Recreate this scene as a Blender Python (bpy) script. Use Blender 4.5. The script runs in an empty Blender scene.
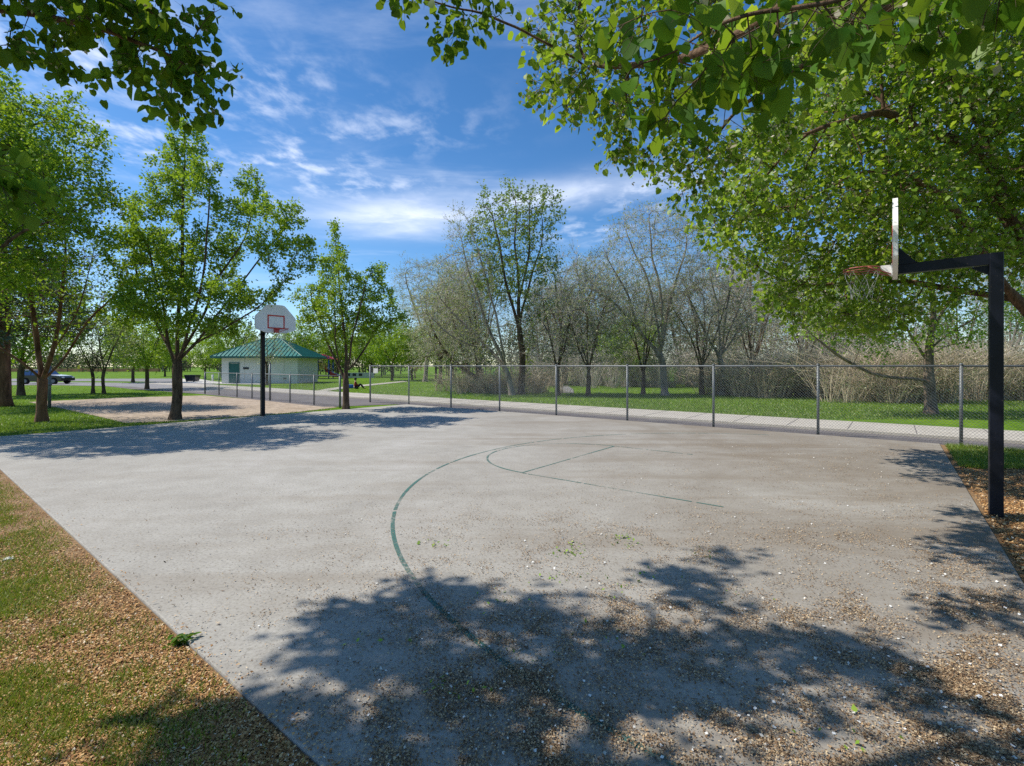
import bpy, bmesh, math, random
import numpy as np
from mathutils import Vector, Matrix
from mathutils.geometry import tessellate_polygon

R = math.radians
F, HZ, H = 487.0, 366.0, 1.8           # pixel focal length, horizon row, eye height used to survey the place
scene = bpy.context.scene
col = scene.collection
rng = np.random.default_rng(11)

# ------------------------------------------------------------------ survey helpers
def P(px, py, z=0.0):
    Y = (H - z) * F / (py - HZ)
    return ((px - 512) / F * Y, Y)

def at(px, py, Y):
    return np.array([(px - 512) / F * Y, Y, H - (py - HZ) / F * Y])

UX, UY = -0.788, 0.616                  # long axis of the court
VX, VY = 0.616, 0.788                   # across the court
def UV(u, v, z=0.0):
    return np.array([UX * u + VX * v, UY * u + VY * v, z])
ROT_U = math.atan2(UY, UX)

# ------------------------------------------------------------------ object helpers
def tag(o, label=None, cat=None, group=None, kind=None):
    if label: o['label'] = label
    if cat: o['category'] = cat
    if group: o['group'] = group
    if kind: o['kind'] = kind
    return o

def empty(name, loc, rz=0.0):
    o = bpy.data.objects.new(name, None)
    o.empty_display_size = 0.3
    col.objects.link(o)
    o.location = loc
    o.rotation_euler = (0, 0, rz)
    return o

def thing(name, label, cat, loc=(0, 0, 0), rz=0.0, group=None):
    return tag(empty(name, loc, rz), label, cat, group)

def link_mesh(name, me, mats, parent=None):
    o = bpy.data.objects.new(name, me)
    for m in (mats if isinstance(mats, (list, tuple)) else [mats]):
        me.materials.append(m)
    col.objects.link(o)
    if parent: o.parent = parent
    return o

def np_mesh(name, V, faces, midx=None, smooth=False):
    """faces: list of (n,k) index arrays"""
    me = bpy.data.meshes.new(name)
    V = np.asarray(V, dtype=np.float32)
    me.vertices.add(len(V))
    me.vertices.foreach_set('co', V.ravel())
    loops = np.concatenate([f.ravel() for f in faces]).astype(np.int32)
    tot = np.concatenate([np.full(len(f), f.shape[1], dtype=np.int32) for f in faces])
    start = np.concatenate([[0], np.cumsum(tot)[:-1]]).astype(np.int32)
    me.loops.add(len(loops))
    me.loops.foreach_set('vertex_index', loops)
    me.polygons.add(len(tot))
    me.polygons.foreach_set('loop_start', start)
    if midx is not None:
        me.polygons.foreach_set('material_index', np.asarray(midx, dtype=np.int32))
    me.polygons.foreach_set('use_smooth', np.full(len(tot), bool(smooth)))
    me.update(calc_edges=True)
    return me

class MB:
    """collects plain solids into one mesh"""
    def __init__(self):
        self.bm = bmesh.new()
    def box(self, cx, cy, cz, sx, sy, sz, rz=0.0, bev=0.0):
        r = bmesh.ops.create_cube(self.bm, size=1.0)
        M = Matrix.Translation((cx, cy, cz)) @ Matrix.Rotation(rz, 4, 'Z') @ Matrix.Diagonal((sx, sy, sz, 1))
        bmesh.ops.transform(self.bm, matrix=M, verts=r['verts'])
        if bev > 0:
            es = list({e for v in r['verts'] for e in v.link_edges})
            bmesh.ops.bevel(self.bm, geom=es, offset=bev, segments=2, affect='EDGES', profile=0.5)
        return self
    def tube(self, pts, rad, n=8, cap=True, closed=False):
        pts = [Vector(p) for p in pts]
        rings = []
        m = len(pts)
        for i, p in enumerate(pts):
            if closed:
                d = pts[(i + 1) % m] - pts[i - 1]
            else:
                d = pts[min(i + 1, m - 1)] - pts[max(i - 1, 0)]
            d.normalize()
            ref = Vector((0, 0, 1)) if abs(d.z) < 0.95 else Vector((1, 0, 0))
            a = d.cross(ref).normalized(); b = d.cross(a)
            r = rad[i] if isinstance(rad, (list, tuple)) else rad
            rings.append([self.bm.verts.new(p + a * r * math.cos(2 * math.pi * k / n) + b * r * math.sin(2 * math.pi * k / n)) for k in range(n)])
        for i in range(m if closed else m - 1):
            A, B = rings[i], rings[(i + 1) % m]
            for k in range(n):
                self.bm.faces.new((A[k], A[(k + 1) % n], B[(k + 1) % n], B[k]))
        if cap and not closed:
            self.bm.faces.new(rings[0][::-1]); self.bm.faces.new(rings[-1])
        return self
    def prism(self, poly, origin, ax, ay, depth):
        """poly in (ax,ay) plane, extruded along ax x ay by depth, centred"""
        ax, ay = Vector(ax), Vector(ay); n = ax.cross(ay).normalized(); o = Vector(origin)
        A = [self.bm.verts.new(o + ax * x + ay * y - n * depth / 2) for x, y in poly]
        B = [self.bm.verts.new(o + ax * x + ay * y + n * depth / 2) for x, y in poly]
        m = len(poly)
        self.bm.faces.new(A[::-1]); self.bm.faces.new(B)
        for i in range(m):
            self.bm.faces.new((A[i], A[(i + 1) % m], B[(i + 1) % m], B[i]))
        return self
    def poly(self, pts):
        self.bm.faces.new([self.bm.verts.new(p) for p in pts]); return self
    def build(self, name, mat, parent=None, smooth=False):
        bmesh.ops.recalc_face_normals(self.bm, faces=self.bm.faces)
        me = bpy.data.meshes.new(name)
        self.bm.to_mesh(me); self.bm.free()
        if smooth:
            for p in me.polygons: p.use_smooth = True
        return link_mesh(name, me, mat, parent)

def sheet(name, pts, z, mat, kind='structure', sub=0):
    tri = tessellate_polygon([[Vector((p[0], p[1], 0)) for p in pts]])
    V = np.array([[p[0], p[1], z] for p in pts])
    me = np_mesh(name, V, [np.array(tri)])
    bm = bmesh.new(); bm.from_mesh(me)
    for f in bm.faces:
        if f.normal.z < 0: f.normal_flip()
    bm.to_mesh(me); bm.free()
    o = link_mesh(name, me, mat)
    if kind: o['kind'] = kind
    return o

# ------------------------------------------------------------------ noise on numpy arrays
_T = rng.random((256, 256))
def vnoise(x, y):
    x = np.asarray(x, float); y = np.asarray(y, float)
    xi = np.floor(x).astype(int); yi = np.floor(y).astype(int)
    fx = x - xi; fy = y - yi
    fx = fx * fx * (3 - 2 * fx); fy = fy * fy * (3 - 2 * fy)
    a = _T[xi & 255, yi & 255]; b = _T[(xi + 1) & 255, yi & 255]
    c = _T[xi & 255, (yi + 1) & 255]; d = _T[(xi + 1) & 255, (yi + 1) & 255]
    return (a * (1 - fx) + b * fx) * (1 - fy) + (c * (1 - fx) + d * fx) * fy
def fnoise(x, y, o=3):
    s = 0; a = 0.5; t = 0
    for k in range(o):
        s = s + a * vnoise(x * 2 ** k + 17.3 * k, y * 2 ** k + 5.7 * k); t += a; a *= 0.5
    return s / t

def in_poly(x, y, poly):
    c = np.zeros(len(x), bool); n = len(poly)
    for i in range(n):
        x1, y1 = poly[i]; x2, y2 = poly[i - 1]
        if y1 == y2: continue
        m = ((y1 > y) != (y2 > y)) & (x < (x2 - x1) * (y - y1) / (y2 - y1) + x1)
        c ^= m
    return c

# ------------------------------------------------------------------ materials
def nodes(name):
    m = bpy.data.materials.new(name); m.use_nodes = True
    nt = m.node_tree
    for n in list(nt.nodes): nt.nodes.remove(n)
    out = nt.nodes.new('ShaderNodeOutputMaterial')
    return m, nt, out
def N(nt, typ, **kw):
    n = nt.nodes.new(typ)
    for k, v in kw.items():
        if k.startswith('in_'):
            key = k[3:]
            key = int(key) if key.isdigit() else key.replace('_', ' ')
            n.inputs[key].default_value = v
        else: setattr(n, k, v)
    return n
def ramp(nt, stops, interp='LINEAR'):
    r = nt.nodes.new('ShaderNodeValToRGB'); r.color_ramp.interpolation = interp
    e = r.color_ramp.elements
    while len(e) < len(stops): e.new(0.5)
    for i, (p, c) in enumerate(stops):
        e[i].position = p
        e[i].color = (*c, 1) if len(c) == 3 else c
    return r
def mixc(nt, fac, a, b, mode='MIX'):
    m = nt.nodes.new('ShaderNodeMix'); m.data_type = 'RGBA'; m.blend_type = mode
    for sock, v in ((m.inputs[0], fac), (m.inputs[6], a), (m.inputs[7], b)):
        if hasattr(v, 'is_linked') or hasattr(v, 'links'): nt.links.new(v, sock)
        elif isinstance(v, (int, float)): sock.default_value = v
        else: sock.default_value = (*v, 1)
    return m.outputs[2]
def wpos(nt):
    return N(nt, 'ShaderNodeNewGeometry').outputs['Position']
def noise(nt, vec, scale, detail=4, rough=0.55, dist=0.0):
    n = N(nt, 'ShaderNodeTexNoise'); n.inputs['Scale'].default_value = scale
    n.inputs['Detail'].default_value = detail; n.inputs['Roughness'].default_value = rough
    n.inputs['Distortion'].default_value = dist
    nt.links.new(vec, n.inputs['Vector']); return n.outputs['Fac']
def pbsdf(nt, out, rough=0.8, spec=0.3, metal=0.0):
    b = N(nt, 'ShaderNodeBsdfPrincipled')
    b.inputs['Roughness'].default_value = rough
    b.inputs['Specular IOR Level'].default_value = spec
    b.inputs['Metallic'].default_value = metal
    nt.links.new(b.outputs[0], out.inputs[0]); return b
def bump(nt, b, h, strength=0.3, dist=0.02):
    n = N(nt, 'ShaderNodeBump'); n.inputs['Strength'].default_value = strength; n.inputs['Distance'].default_value = dist
    nt.links.new(h, n.inputs['Height']); nt.links.new(n.outputs[0], b.inputs['Normal'])

def mat_paint(name, c, rough=0.45, spec=0.4, metal=0.0, var=0.12, scale=6.0):
    m, nt, out = nodes(name); b = pbsdf(nt, out, rough, spec, metal)
    f = noise(nt, wpos(nt), scale, 5)
    r = ramp(nt, [(0.3, tuple(x * (1 - var) for x in c)), (0.7, tuple(min(1, x * (1 + var)) for x in c))])
    nt.links.new(f, r.inputs[0]); nt.links.new(r.outputs[0], b.inputs['Base Color'])
    return m

def mat_leaf(name, stops, trans=0.48, gloss=0.045, rough=0.5):
    m, nt, out = nodes(name)
    g = N(nt, 'ShaderNodeNewGeometry')
    r = ramp(nt, stops); nt.links.new(g.outputs['Random Per Island'], r.inputs[0])
    d = N(nt, 'ShaderNodeBsdfDiffuse'); t = N(nt, 'ShaderNodeBsdfTranslucent'); s = N(nt, 'ShaderNodeBsdfGlossy')
    s.inputs['Roughness'].default_value = rough
    nt.links.new(r.outputs[0], d.inputs[0])
    tc = mixc(nt, 0.55, r.outputs[0], (0.38, 0.52, 0.03))
    nt.links.new(tc, t.inputs[0])
    m1 = N(nt, 'ShaderNodeMixShader'); m1.inputs[0].default_value = trans
    nt.links.new(d.outputs[0], m1.inputs[1]); nt.links.new(t.outputs[0], m1.inputs[2])
    m2 = N(nt, 'ShaderNodeMixShader'); m2.inputs[0].default_value = gloss
    nt.links.new(m1.outputs[0], m2.inputs[1]); nt.links.new(s.outputs[0], m2.inputs[2])
    nt.links.new(m2.outputs[0], out.inputs[0])
    return m

def mat_island(name, stops, rough=0.8, spec=0.2):
    m, nt, out = nodes(name); b = pbsdf(nt, out, rough, spec)
    g = N(nt, 'ShaderNodeNewGeometry')
    r = ramp(nt, stops); nt.links.new(g.outputs['Random Per Island'], r.inputs[0])
    nt.links.new(r.outputs[0], b.inputs['Base Color'])
    return m

def mat_bark(name, dark, light, scale=9.0):
    m, nt, out = nodes(name); b = pbsdf(nt, out, 0.9, 0.15)
    mp = N(nt, 'ShaderNodeMapping'); mp.inputs['Scale'].default_value = (1, 1, 0.22)
    nt.links.new(wpos(nt), mp.inputs[0])
    f = noise(nt, mp.outputs[0], scale, 6, 0.65, 0.6)
    r = ramp(nt, [(0.32, dark), (0.62, light)])
    nt.links.new(f, r.inputs[0]); nt.links.new(r.outputs[0], b.inputs['Base Color'])
    bump(nt, b, f, 0.9, 0.04)
    return m

def make_concrete():
    m, nt, out = nodes('court_concrete'); b = pbsdf(nt, out, 0.88, 0.2)
    p = wpos(nt)
    n1 = noise(nt, p, 0.35, 5, 0.6, 0.8); n2 = noise(nt, p, 2.6, 6, 0.65, 0.3); n3 = noise(nt, p, 38, 5, 0.75)
    r1 = ramp(nt, [(0.30, (0.35, 0.335, 0.305)), (0.52, (0.40, 0.385, 0.35)), (0.72, (0.435, 0.42, 0.39))])
    nt.links.new(n1, r1.inputs[0])
    r2 = ramp(nt, [(0.33, (0.87, 0.86, 0.85)), (0.62, (1, 1, 1))]); nt.links.new(n2, r2.inputs[0])
    c = mixc(nt, 1.0, r1.outputs[0], r2.outputs[0], 'MULTIPLY')
    r3 = ramp(nt, [(0.30, (0.45, 0.43, 0.41)), (0.48, (1, 1, 1)), (0.7, (1.18, 1.18, 1.18))]); nt.links.new(n3, r3.inputs[0])
    c = mixc(nt, 0.9, c, r3.outputs[0], 'MULTIPLY')
    # wash marks: long dirt streaks that run along the slab, denser on the side under the tree
    mp = N(nt, 'ShaderNodeMapping'); mp.inputs['Rotation'].default_value = (0, 0, -ROT_U)
    mp.inputs['Scale'].default_value = (0.22, 1.5, 1); nt.links.new(p, mp.inputs[0])
    n4 = noise(nt, mp.outputs[0], 0.9, 5, 0.6, 0.7)
    r4 = ramp(nt, [(0.48, (0, 0, 0)), (0.66, (1, 1, 1))]); nt.links.new(n4, r4.inputs[0])
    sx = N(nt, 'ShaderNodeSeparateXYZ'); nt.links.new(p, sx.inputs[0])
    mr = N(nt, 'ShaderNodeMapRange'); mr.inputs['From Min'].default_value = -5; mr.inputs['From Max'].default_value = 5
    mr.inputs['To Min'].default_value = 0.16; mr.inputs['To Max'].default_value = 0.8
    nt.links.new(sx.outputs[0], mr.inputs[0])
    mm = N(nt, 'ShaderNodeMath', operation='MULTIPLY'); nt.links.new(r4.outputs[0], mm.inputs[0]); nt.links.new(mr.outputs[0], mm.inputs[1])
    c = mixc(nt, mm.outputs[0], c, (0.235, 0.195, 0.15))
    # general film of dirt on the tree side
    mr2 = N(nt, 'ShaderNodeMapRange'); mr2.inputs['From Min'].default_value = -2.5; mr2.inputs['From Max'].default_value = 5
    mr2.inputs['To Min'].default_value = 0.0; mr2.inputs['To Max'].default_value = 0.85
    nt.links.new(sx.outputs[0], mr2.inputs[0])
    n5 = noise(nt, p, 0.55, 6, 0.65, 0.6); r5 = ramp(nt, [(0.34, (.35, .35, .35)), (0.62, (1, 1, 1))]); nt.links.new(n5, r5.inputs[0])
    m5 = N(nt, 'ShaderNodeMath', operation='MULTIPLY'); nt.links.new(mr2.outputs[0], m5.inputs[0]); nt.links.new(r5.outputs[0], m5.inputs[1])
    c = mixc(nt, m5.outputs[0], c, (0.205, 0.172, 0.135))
    # small dark spots and grit stuck to the surface
    n6 = noise(nt, p, 17, 4, 0.8); r6 = ramp(nt, [(0.60, (1, 1, 1)), (0.72, (.55, .52, .48))]); nt.links.new(n6, r6.inputs[0])
    c = mixc(nt, 1.0, c, r6.outputs[0], 'MULTIPLY')
    nt.links.new(c, b.inputs['Base Color'])
    bump(nt, b, n3, 0.25, 0.004)
    return m

def make_flat(name, stops, scale, fine=None, rough=0.9, bmp=0.2, bd=0.01):
    m, nt, out = nodes(name); b = pbsdf(nt, out, rough, 0.15)
    p = wpos(nt)
    f = noise(nt, p, scale, 6, 0.62, 0.3); r = ramp(nt, stops); nt.links.new(f, r.inputs[0])
    c = r.outputs[0]
    h = f
    if fine:
        f2 = noise(nt, p, fine, 4, 0.7); r2 = ramp(nt, [(0.3, (0.6, 0.6, 0.6)), (0.65, (1.1, 1.1, 1.1))]); nt.links.new(f2, r2.inputs[0])
        c = mixc(nt, 1.0, c, r2.outputs[0], 'MULTIPLY'); h = f2
    nt.links.new(c, b.inputs['Base Color']); bump(nt, b, h, bmp, bd)
    return m

def make_ground():
    m, nt, out = nodes('lawn_soil'); b = pbsdf(nt, out, 0.95, 0.1)
    p = wpos(nt)
    n1 = noise(nt, p, 0.25, 5, 0.6, 0.4); n2 = noise(nt, p, 3.0, 6, 0.7); n3 = noise(nt, p, 40, 4, 0.7)
    r1 = ramp(nt, [(0.3, (0.09, 0.18, 0.010)), (0.55, (0.14, 0.255, 0.014)), (0.75, (0.20, 0.31, 0.025))]); nt.links.new(n1, r1.inputs[0])
    r2 = ramp(nt, [(0.3, (0.55, 0.6, 0.5)), (0.65, (1.12, 1.1, 1.0))]); nt.links.new(n2, r2.inputs[0])
    c = mixc(nt, 1.0, r1.outputs[0], r2.outputs[0], 'MULTIPLY')
    r3 = ramp(nt, [(0.3, (0.5, 0.5, 0.5)), (0.6, (1.15, 1.15, 1.1))]); nt.links.new(n3, r3.inputs[0])
    c = mixc(nt, 0.8, c, r3.outputs[0], 'MULTIPLY')
    nt.links.new(c, b.inputs['Base Color']); bump(nt, b, n3, 0.5, 0.03)
    return m

M = {}
M['concrete'] = make_concrete()
M['ground'] = make_ground()
M['soil'] = make_flat('bare_soil', [(0.3, (0.17, 0.105, 0.055)), (0.5, (0.27, 0.17, 0.09)), (0.68, (0.36, 0.25, 0.15))], 1.2, 45, 0.95, 0.6, 0.02)
M['sand'] = make_flat('sand', [(0.3, (0.36, 0.28, 0.205)), (0.6, (0.49, 0.395, 0.305))], 1.0, 6, 0.95, 0.8, 0.05)
M['asphalt'] = make_flat('asphalt', [(0.3, (0.155, 0.14, 0.14)), (0.7, (0.22, 0.20, 0.195))], 0.8, 30, 0.9, 0.2, 0.01)
M['asphalt_far'] = make_flat('asphalt_worn', [(0.3, (0.24, 0.23, 0.235)), (0.7, (0.32, 0.31, 0.31))], 0.4, 8, 0.9, 0.2, 0.01)
M['walk'] = make_flat('sidewalk_concrete', [(0.3, (0.47, 0.43, 0.37)), (0.7, (0.58, 0.54, 0.47))], 0.9, 25, 0.9, 0.15, 0.01)
M['white_conc'] = make_flat('pale_concrete', [(0.3, (0.56, 0.54, 0.5)), (0.7, (0.66, 0.64, 0.60))], 0.9, 25, 0.9, 0.15, 0.01)
def make_line():
    m, nt, out = nodes('worn_teal_line'); b = N(nt, 'ShaderNodeBsdfPrincipled'); b.inputs['Roughness'].default_value = .85; b.inputs['Base Color'].default_value = (.05, .155, .135, 1)
    t = N(nt, 'ShaderNodeBsdfTransparent'); x = N(nt, 'ShaderNodeMixShader')
    f1 = noise(nt, wpos(nt), 26, 5, .75); f2 = noise(nt, wpos(nt), 1.1, 3, .6)
    ad = N(nt, 'ShaderNodeMath', operation='ADD'); nt.links.new(f1, ad.inputs[0]); nt.links.new(f2, ad.inputs[1])
    r = ramp(nt, [(.40, (.06, .06, .06)), (.55, (.92, .92, .92))]); hf = N(nt, 'ShaderNodeMath', operation='MULTIPLY'); hf.inputs[1].default_value = .5
    nt.links.new(ad.outputs[0], hf.inputs[0]); nt.links.new(hf.outputs[0], r.inputs[0]); nt.links.new(r.outputs[0], x.inputs[0])
    nt.links.new(t.outputs[0], x.inputs[1]); nt.links.new(b.outputs[0], x.inputs[2]); nt.links.new(x.outputs[0], out.inputs[0]); return m
M['line'] = make_line()
M['black'] = mat_paint('black_paint', (0.005, 0.006, 0.009), 0.42, 0.22, var=0.3, scale=12)
def make_post():
    m, nt, out = nodes('chipped_black_paint'); b = pbsdf(nt, out, .42, .25); p = wpos(nt)
    f = noise(nt, p, 30, 6, .75); r = ramp(nt, [(.62, (.005, .006, .009)), (.68, (.05, .035, .025)), (.74, (.16, .12, .09))]); nt.links.new(f, r.inputs[0])
    g = noise(nt, p, 3, 4, .6); r2 = ramp(nt, [(.4, (.6, .7, .9)), (.7, (1.6, 1.7, 2.2))]); nt.links.new(g, r2.inputs[0])
    nt.links.new(mixc(nt, 1.0, r.outputs[0], r2.outputs[0], 'MULTIPLY'), b.inputs['Base Color']); bump(nt, b, f, .15, .002); return m
M['black'] = make_post()
M['galv'] = mat_paint('galvanised_steel', (0.17, 0.185, 0.195), 0.55, 0.4, 0.4, var=0.15, scale=9)
M['wire'] = mat_paint('galvanised_wire', (0.30, 0.31, 0.32), 0.5, 0.5, 0.4, var=0.1)
M['white'] = mat_paint('white_board', (0.82, 0.82, 0.82), 0.5, 0.4, var=0.06, scale=4)
M['red'] = mat_paint('red_paint', (0.55, 0.035, 0.03), 0.45, 0.4, var=0.2, scale=20)
M['redfade'] = mat_paint('faded_red_rim', (0.36, 0.10, 0.08), 0.5, 0.4, var=0.3, scale=18)
M['net'] = mat_paint('net_cord', (0.42, 0.42, 0.42), 0.8, 0.1, var=0.1)
M['wall'] = mat_paint('painted_block', (0.72, 0.70, 0.66), 0.85, 0.2, var=0.05, scale=1.5)
M['roof'] = mat_paint('green_roof', (0.022, 0.18, 0.15), 0.5, 0.25, 0.0, var=0.12, scale=2)
M['trim'] = mat_paint('dark_green_trim', (0.025, 0.12, 0.105), 0.5, 0.4)
M['door'] = mat_paint('green_door', (0.012, 0.11, 0.10), 0.5, 0.4)
M['dark'] = mat_paint('dark_metal', (0.03, 0.03, 0.032), 0.5, 0.4)
M['blue'] = mat_paint('blue_paint', (0.03, 0.12, 0.45), 0.5, 0.4)
M['yellow'] = mat_paint('yellow_paint', (0.75, 0.50, 0.02), 0.5, 0.4)
M['orange'] = mat_paint('orange_fence', (0.50, 0.22, 0.12), 0.8, 0.2, var=0.3, scale=0.6)
M['carwhite'] = mat_paint('white_car_paint', (0.72, 0.73, 0.75), 0.25, 0.6, var=0.02)
M['carblack'] = mat_paint('black_car_paint', (0.012, 0.014, 0.02), 0.2, 0.6, var=0.05)
M['rubber'] = mat_paint('tyre_rubber', (0.018, 0.018, 0.018), 0.85, 0.2)
M['glass'] = mat_paint('blue_glass', (0.03, 0.08, 0.22), 0.06, 0.8, var=0.05)
M['skin'] = mat_paint('skin', (0.50, 0.30, 0.21), 0.6, 0.3, var=0.05)
M['jacket'] = mat_paint('dark_red_cloth', (0.22, 0.03, 0.03), 0.9, 0.1)
M['trousers'] = mat_paint('dark_cloth', (0.03, 0.03, 0.04), 0.9, 0.1)
M['hair'] = mat_paint('dark_hair', (0.02, 0.014, 0.01), 0.7, 0.2)

M['bark'] = mat_bark('grey_brown_bark', (0.035, 0.025, 0.018), (0.15, 0.105, 0.072))
M['bark_pale'] = mat_bark('pale_grey_bark', (0.10, 0.08, 0.065), (0.36, 0.31, 0.26), 6)
M['bark_mid'] = mat_bark('warm_grey_bark', (0.07, 0.05, 0.038), (0.25, 0.19, 0.145), 7)
M['bark_red'] = mat_bark('reddish_bark', (0.06, 0.03, 0.018), (0.23, 0.12, 0.075), 5)
M['bark_near'] = mat_bark('brown_limb_bark', (0.05, 0.033, 0.022), (0.20, 0.125, 0.08), 14)
M['twig'] = mat_island('brown_twig', [(0, (0.06, 0.042, 0.03)), (1, (0.15, 0.11, 0.08))])
M['twig_grey'] = mat_island('grey_twig', [(0, (0.24, 0.20, 0.16)), (0.6, (0.48, 0.43, 0.36)), (1, (0.68, 0.63, 0.56))])
M['brush'] = mat_island('tan_brush_stems', [(0, (0.22, 0.175, 0.115)), (0.5, (0.46, 0.375, 0.25)), (1, (0.68, 0.59, 0.44))])
M['leaf'] = mat_leaf('spring_leaf', [(0, (0.09, 0.205, 0.010)), (0.5, (0.20, 0.36, 0.016)), (1, (0.38, 0.52, 0.03))])
M['leaf_light'] = mat_leaf('yellow_green_leaf', [(0, (0.09, 0.20, 0.006)), (0.5, (0.20, 0.36, 0.010)), (1, (0.36, 0.50, 0.02))], 0.5)
M['leaf_right'] = mat_leaf('mixed_spring_leaf', [(0, (0.06, 0.15, 0.008)), (0.45, (0.15, 0.29, 0.012)), (0.8, (0.28, 0.43, 0.02)), (1, (0.46, 0.58, 0.06))], 0.52, 0.04)
M['leaf_near'] = mat_leaf('broad_leaf', [(0, (0.025, 0.09, 0.006)), (0.5, (0.05, 0.15, 0.008)), (0.85, (0.09, 0.21, 0.012)), (1, (0.14, 0.26, 0.02))], 0.40, 0.015)
M['leaf_cw'] = mat_leaf('cottonwood_leaf', [(0, (0.09, 0.16, 0.03)), (0.5, (0.17, 0.26, 0.05)), (1, (0.28, 0.36, 0.10))], 0.38, 0.05)
M['leaf_pale'] = mat_leaf('pale_bud_leaf', [(0, (0.20, 0.25, 0.07)), (0.5, (0.32, 0.36, 0.13)), (1, (0.46, 0.47, 0.24))], 0.35, 0.05)
M['leaf_pink'] = mat_leaf('pink_blossom', [(0, (0.40, 0.12, 0.22)), (1, (0.60, 0.25, 0.36))], 0.2, 0.03)
M['needle'] = mat_leaf('pine_needle', [(0, (0.012, 0.035, 0.012)), (0.6, (0.025, 0.06, 0.02)), (1, (0.05, 0.09, 0.03))], 0.1, 0.08)
M['flower'] = mat_leaf('dry_blossom', [(0, (0.30, 0.27, 0.20)), (0.6, (0.50, 0.45, 0.36)), (1, (0.72, 0.68, 0.6))], 0.25, 0.03)
M['grass'] = mat_leaf('grass_blade', [(0, (0.07, 0.15, 0.008)), (0.45, (0.12, 0.225, 0.010)), (0.8, (0.19, 0.29, 0.02)), (1, (0.33, 0.32, 0.07))], 0.30, 0.06)
M['grass_dry'] = mat_leaf('thin_grass_blade', [(0, (0.10, 0.18, 0.010)), (0.4, (0.19, 0.27, 0.015)), (0.7, (0.31, 0.33, 0.03)), (1, (0.52, 0.40, 0.13))], 0.25, 0.05)
M['chips'] = mat_island('wood_chips', [(0, (0.16, 0.075, 0.03)), (0.35, (0.40, 0.20, 0.075)), (0.7, (0.58, 0.34, 0.14)), (0.92, (0.70, 0.48, 0.24)), (1, (0.75, 0.66, 0.52))])
M['litter'] = mat_island('dry_seed_litter', [(0, (0.09, 0.055, 0.03)), (0.35, (0.22, 0.135, 0.075)), (0.7, (0.42, 0.29, 0.165)), (1, (0.60, 0.48, 0.31))])
M['petal'] = mat_island('white_petals', [(0, (0.55, 0.53, 0.48)), (1, (0.82, 0.82, 0.80))])
M['greenbit'] = mat_island('fresh_green_litter', [(0, (0.12, 0.22, 0.02)), (1, (0.30, 0.42, 0.06))])
M['mass'] = mat_island('far_wood_foliage', [(0, (0.07, 0.08, 0.03)), (0.4, (0.13, 0.12, 0.06)), (0.7, (0.20, 0.165, 0.11)), (1, (0.15, 0.20, 0.05))])

# ------------------------------------------------------------------ scattered flat pieces (leaves, chips, blades)
def unit(a):
    return a / np.maximum(np.linalg.norm(a, axis=1, keepdims=True), 1e-9)
def rand_dirs(n, r=rng):
    return unit(r.normal(size=(n, 3)))

def kites(C, D, W, Ln, Wd):
    """4-vertex leaves. C base points, D length direction, W width direction"""
    n = len(C)
    L = np.broadcast_to(np.asarray(Ln, float), (n,))[:, None]; Wd = np.broadcast_to(np.asarray(Wd, float), (n,))[:, None]
    V = np.stack([C, C + D * L * 0.42 + W * Wd / 2, C + D * L, C + D * L * 0.42 - W * Wd / 2], axis=1).reshape(-1, 3)
    return V, np.arange(4 * n).reshape(n, 4)

def broad(C, D, W, Nn, Ln, Wd, fold=None):
    """8-vertex heart shaped leaves, each folded along the midrib and curled by its own amount"""
    n = len(C)
    L = np.broadcast_to(np.asarray(Ln, float), (n,))[:, None]; B = np.broadcast_to(np.asarray(Wd, float), (n,))[:, None] / 2
    q = np.random.default_rng(n + 5)
    up = Nn * q.uniform(-.05, .65, (n, 1)); cu = q.uniform(-.05, .38, (n, 1)); sk = q.uniform(-.14, .14, (n, 1)); tp = q.uniform(.62, .88, (n, 1))
    sd = W * L * sk
    pts = [C + D * L * 0.08,
           C + D * L * 0.0 + (W + up) * B * 0.6, C + D * L * 0.34 + (W + up) * B, C + D * L * 0.72 + (W + up) * B * tp - Nn * L * cu * .4 + sd * .6,
           C + D * L * .98 - Nn * L * cu + sd,
           C + D * L * 0.72 - (W - up) * B * tp - Nn * L * cu * .4 + sd * .6, C + D * L * 0.34 - (W - up) * B, C + D * L * 0.0 - (W - up) * B * 0.6]
    V = np.stack(pts, axis=1).reshape(-1, 3)
    b = (np.arange(n) * 8)[:, None]
    f1 = b + np.array([[0, 1, 2, 3]]); f2 = b + np.array([[0, 3, 4, 5]]); f3 = b + np.array([[0, 5, 6, 7]])
    return V, np.concatenate([f1, f2, f3])

# ------------------------------------------------------------------ tree growing
def resample(pts, step):
    out = [np.asarray(pts[0], float)]
    for a, b in zip(pts[:-1], pts[1:]):
        a = np.asarray(a, float); b = np.asarray(b, float)
        k = max(1, int(round(np.linalg.norm(b - a) / step)))
        for i in range(1, k + 1): out.append(a + (b - a) * i / k)
    return out

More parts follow.
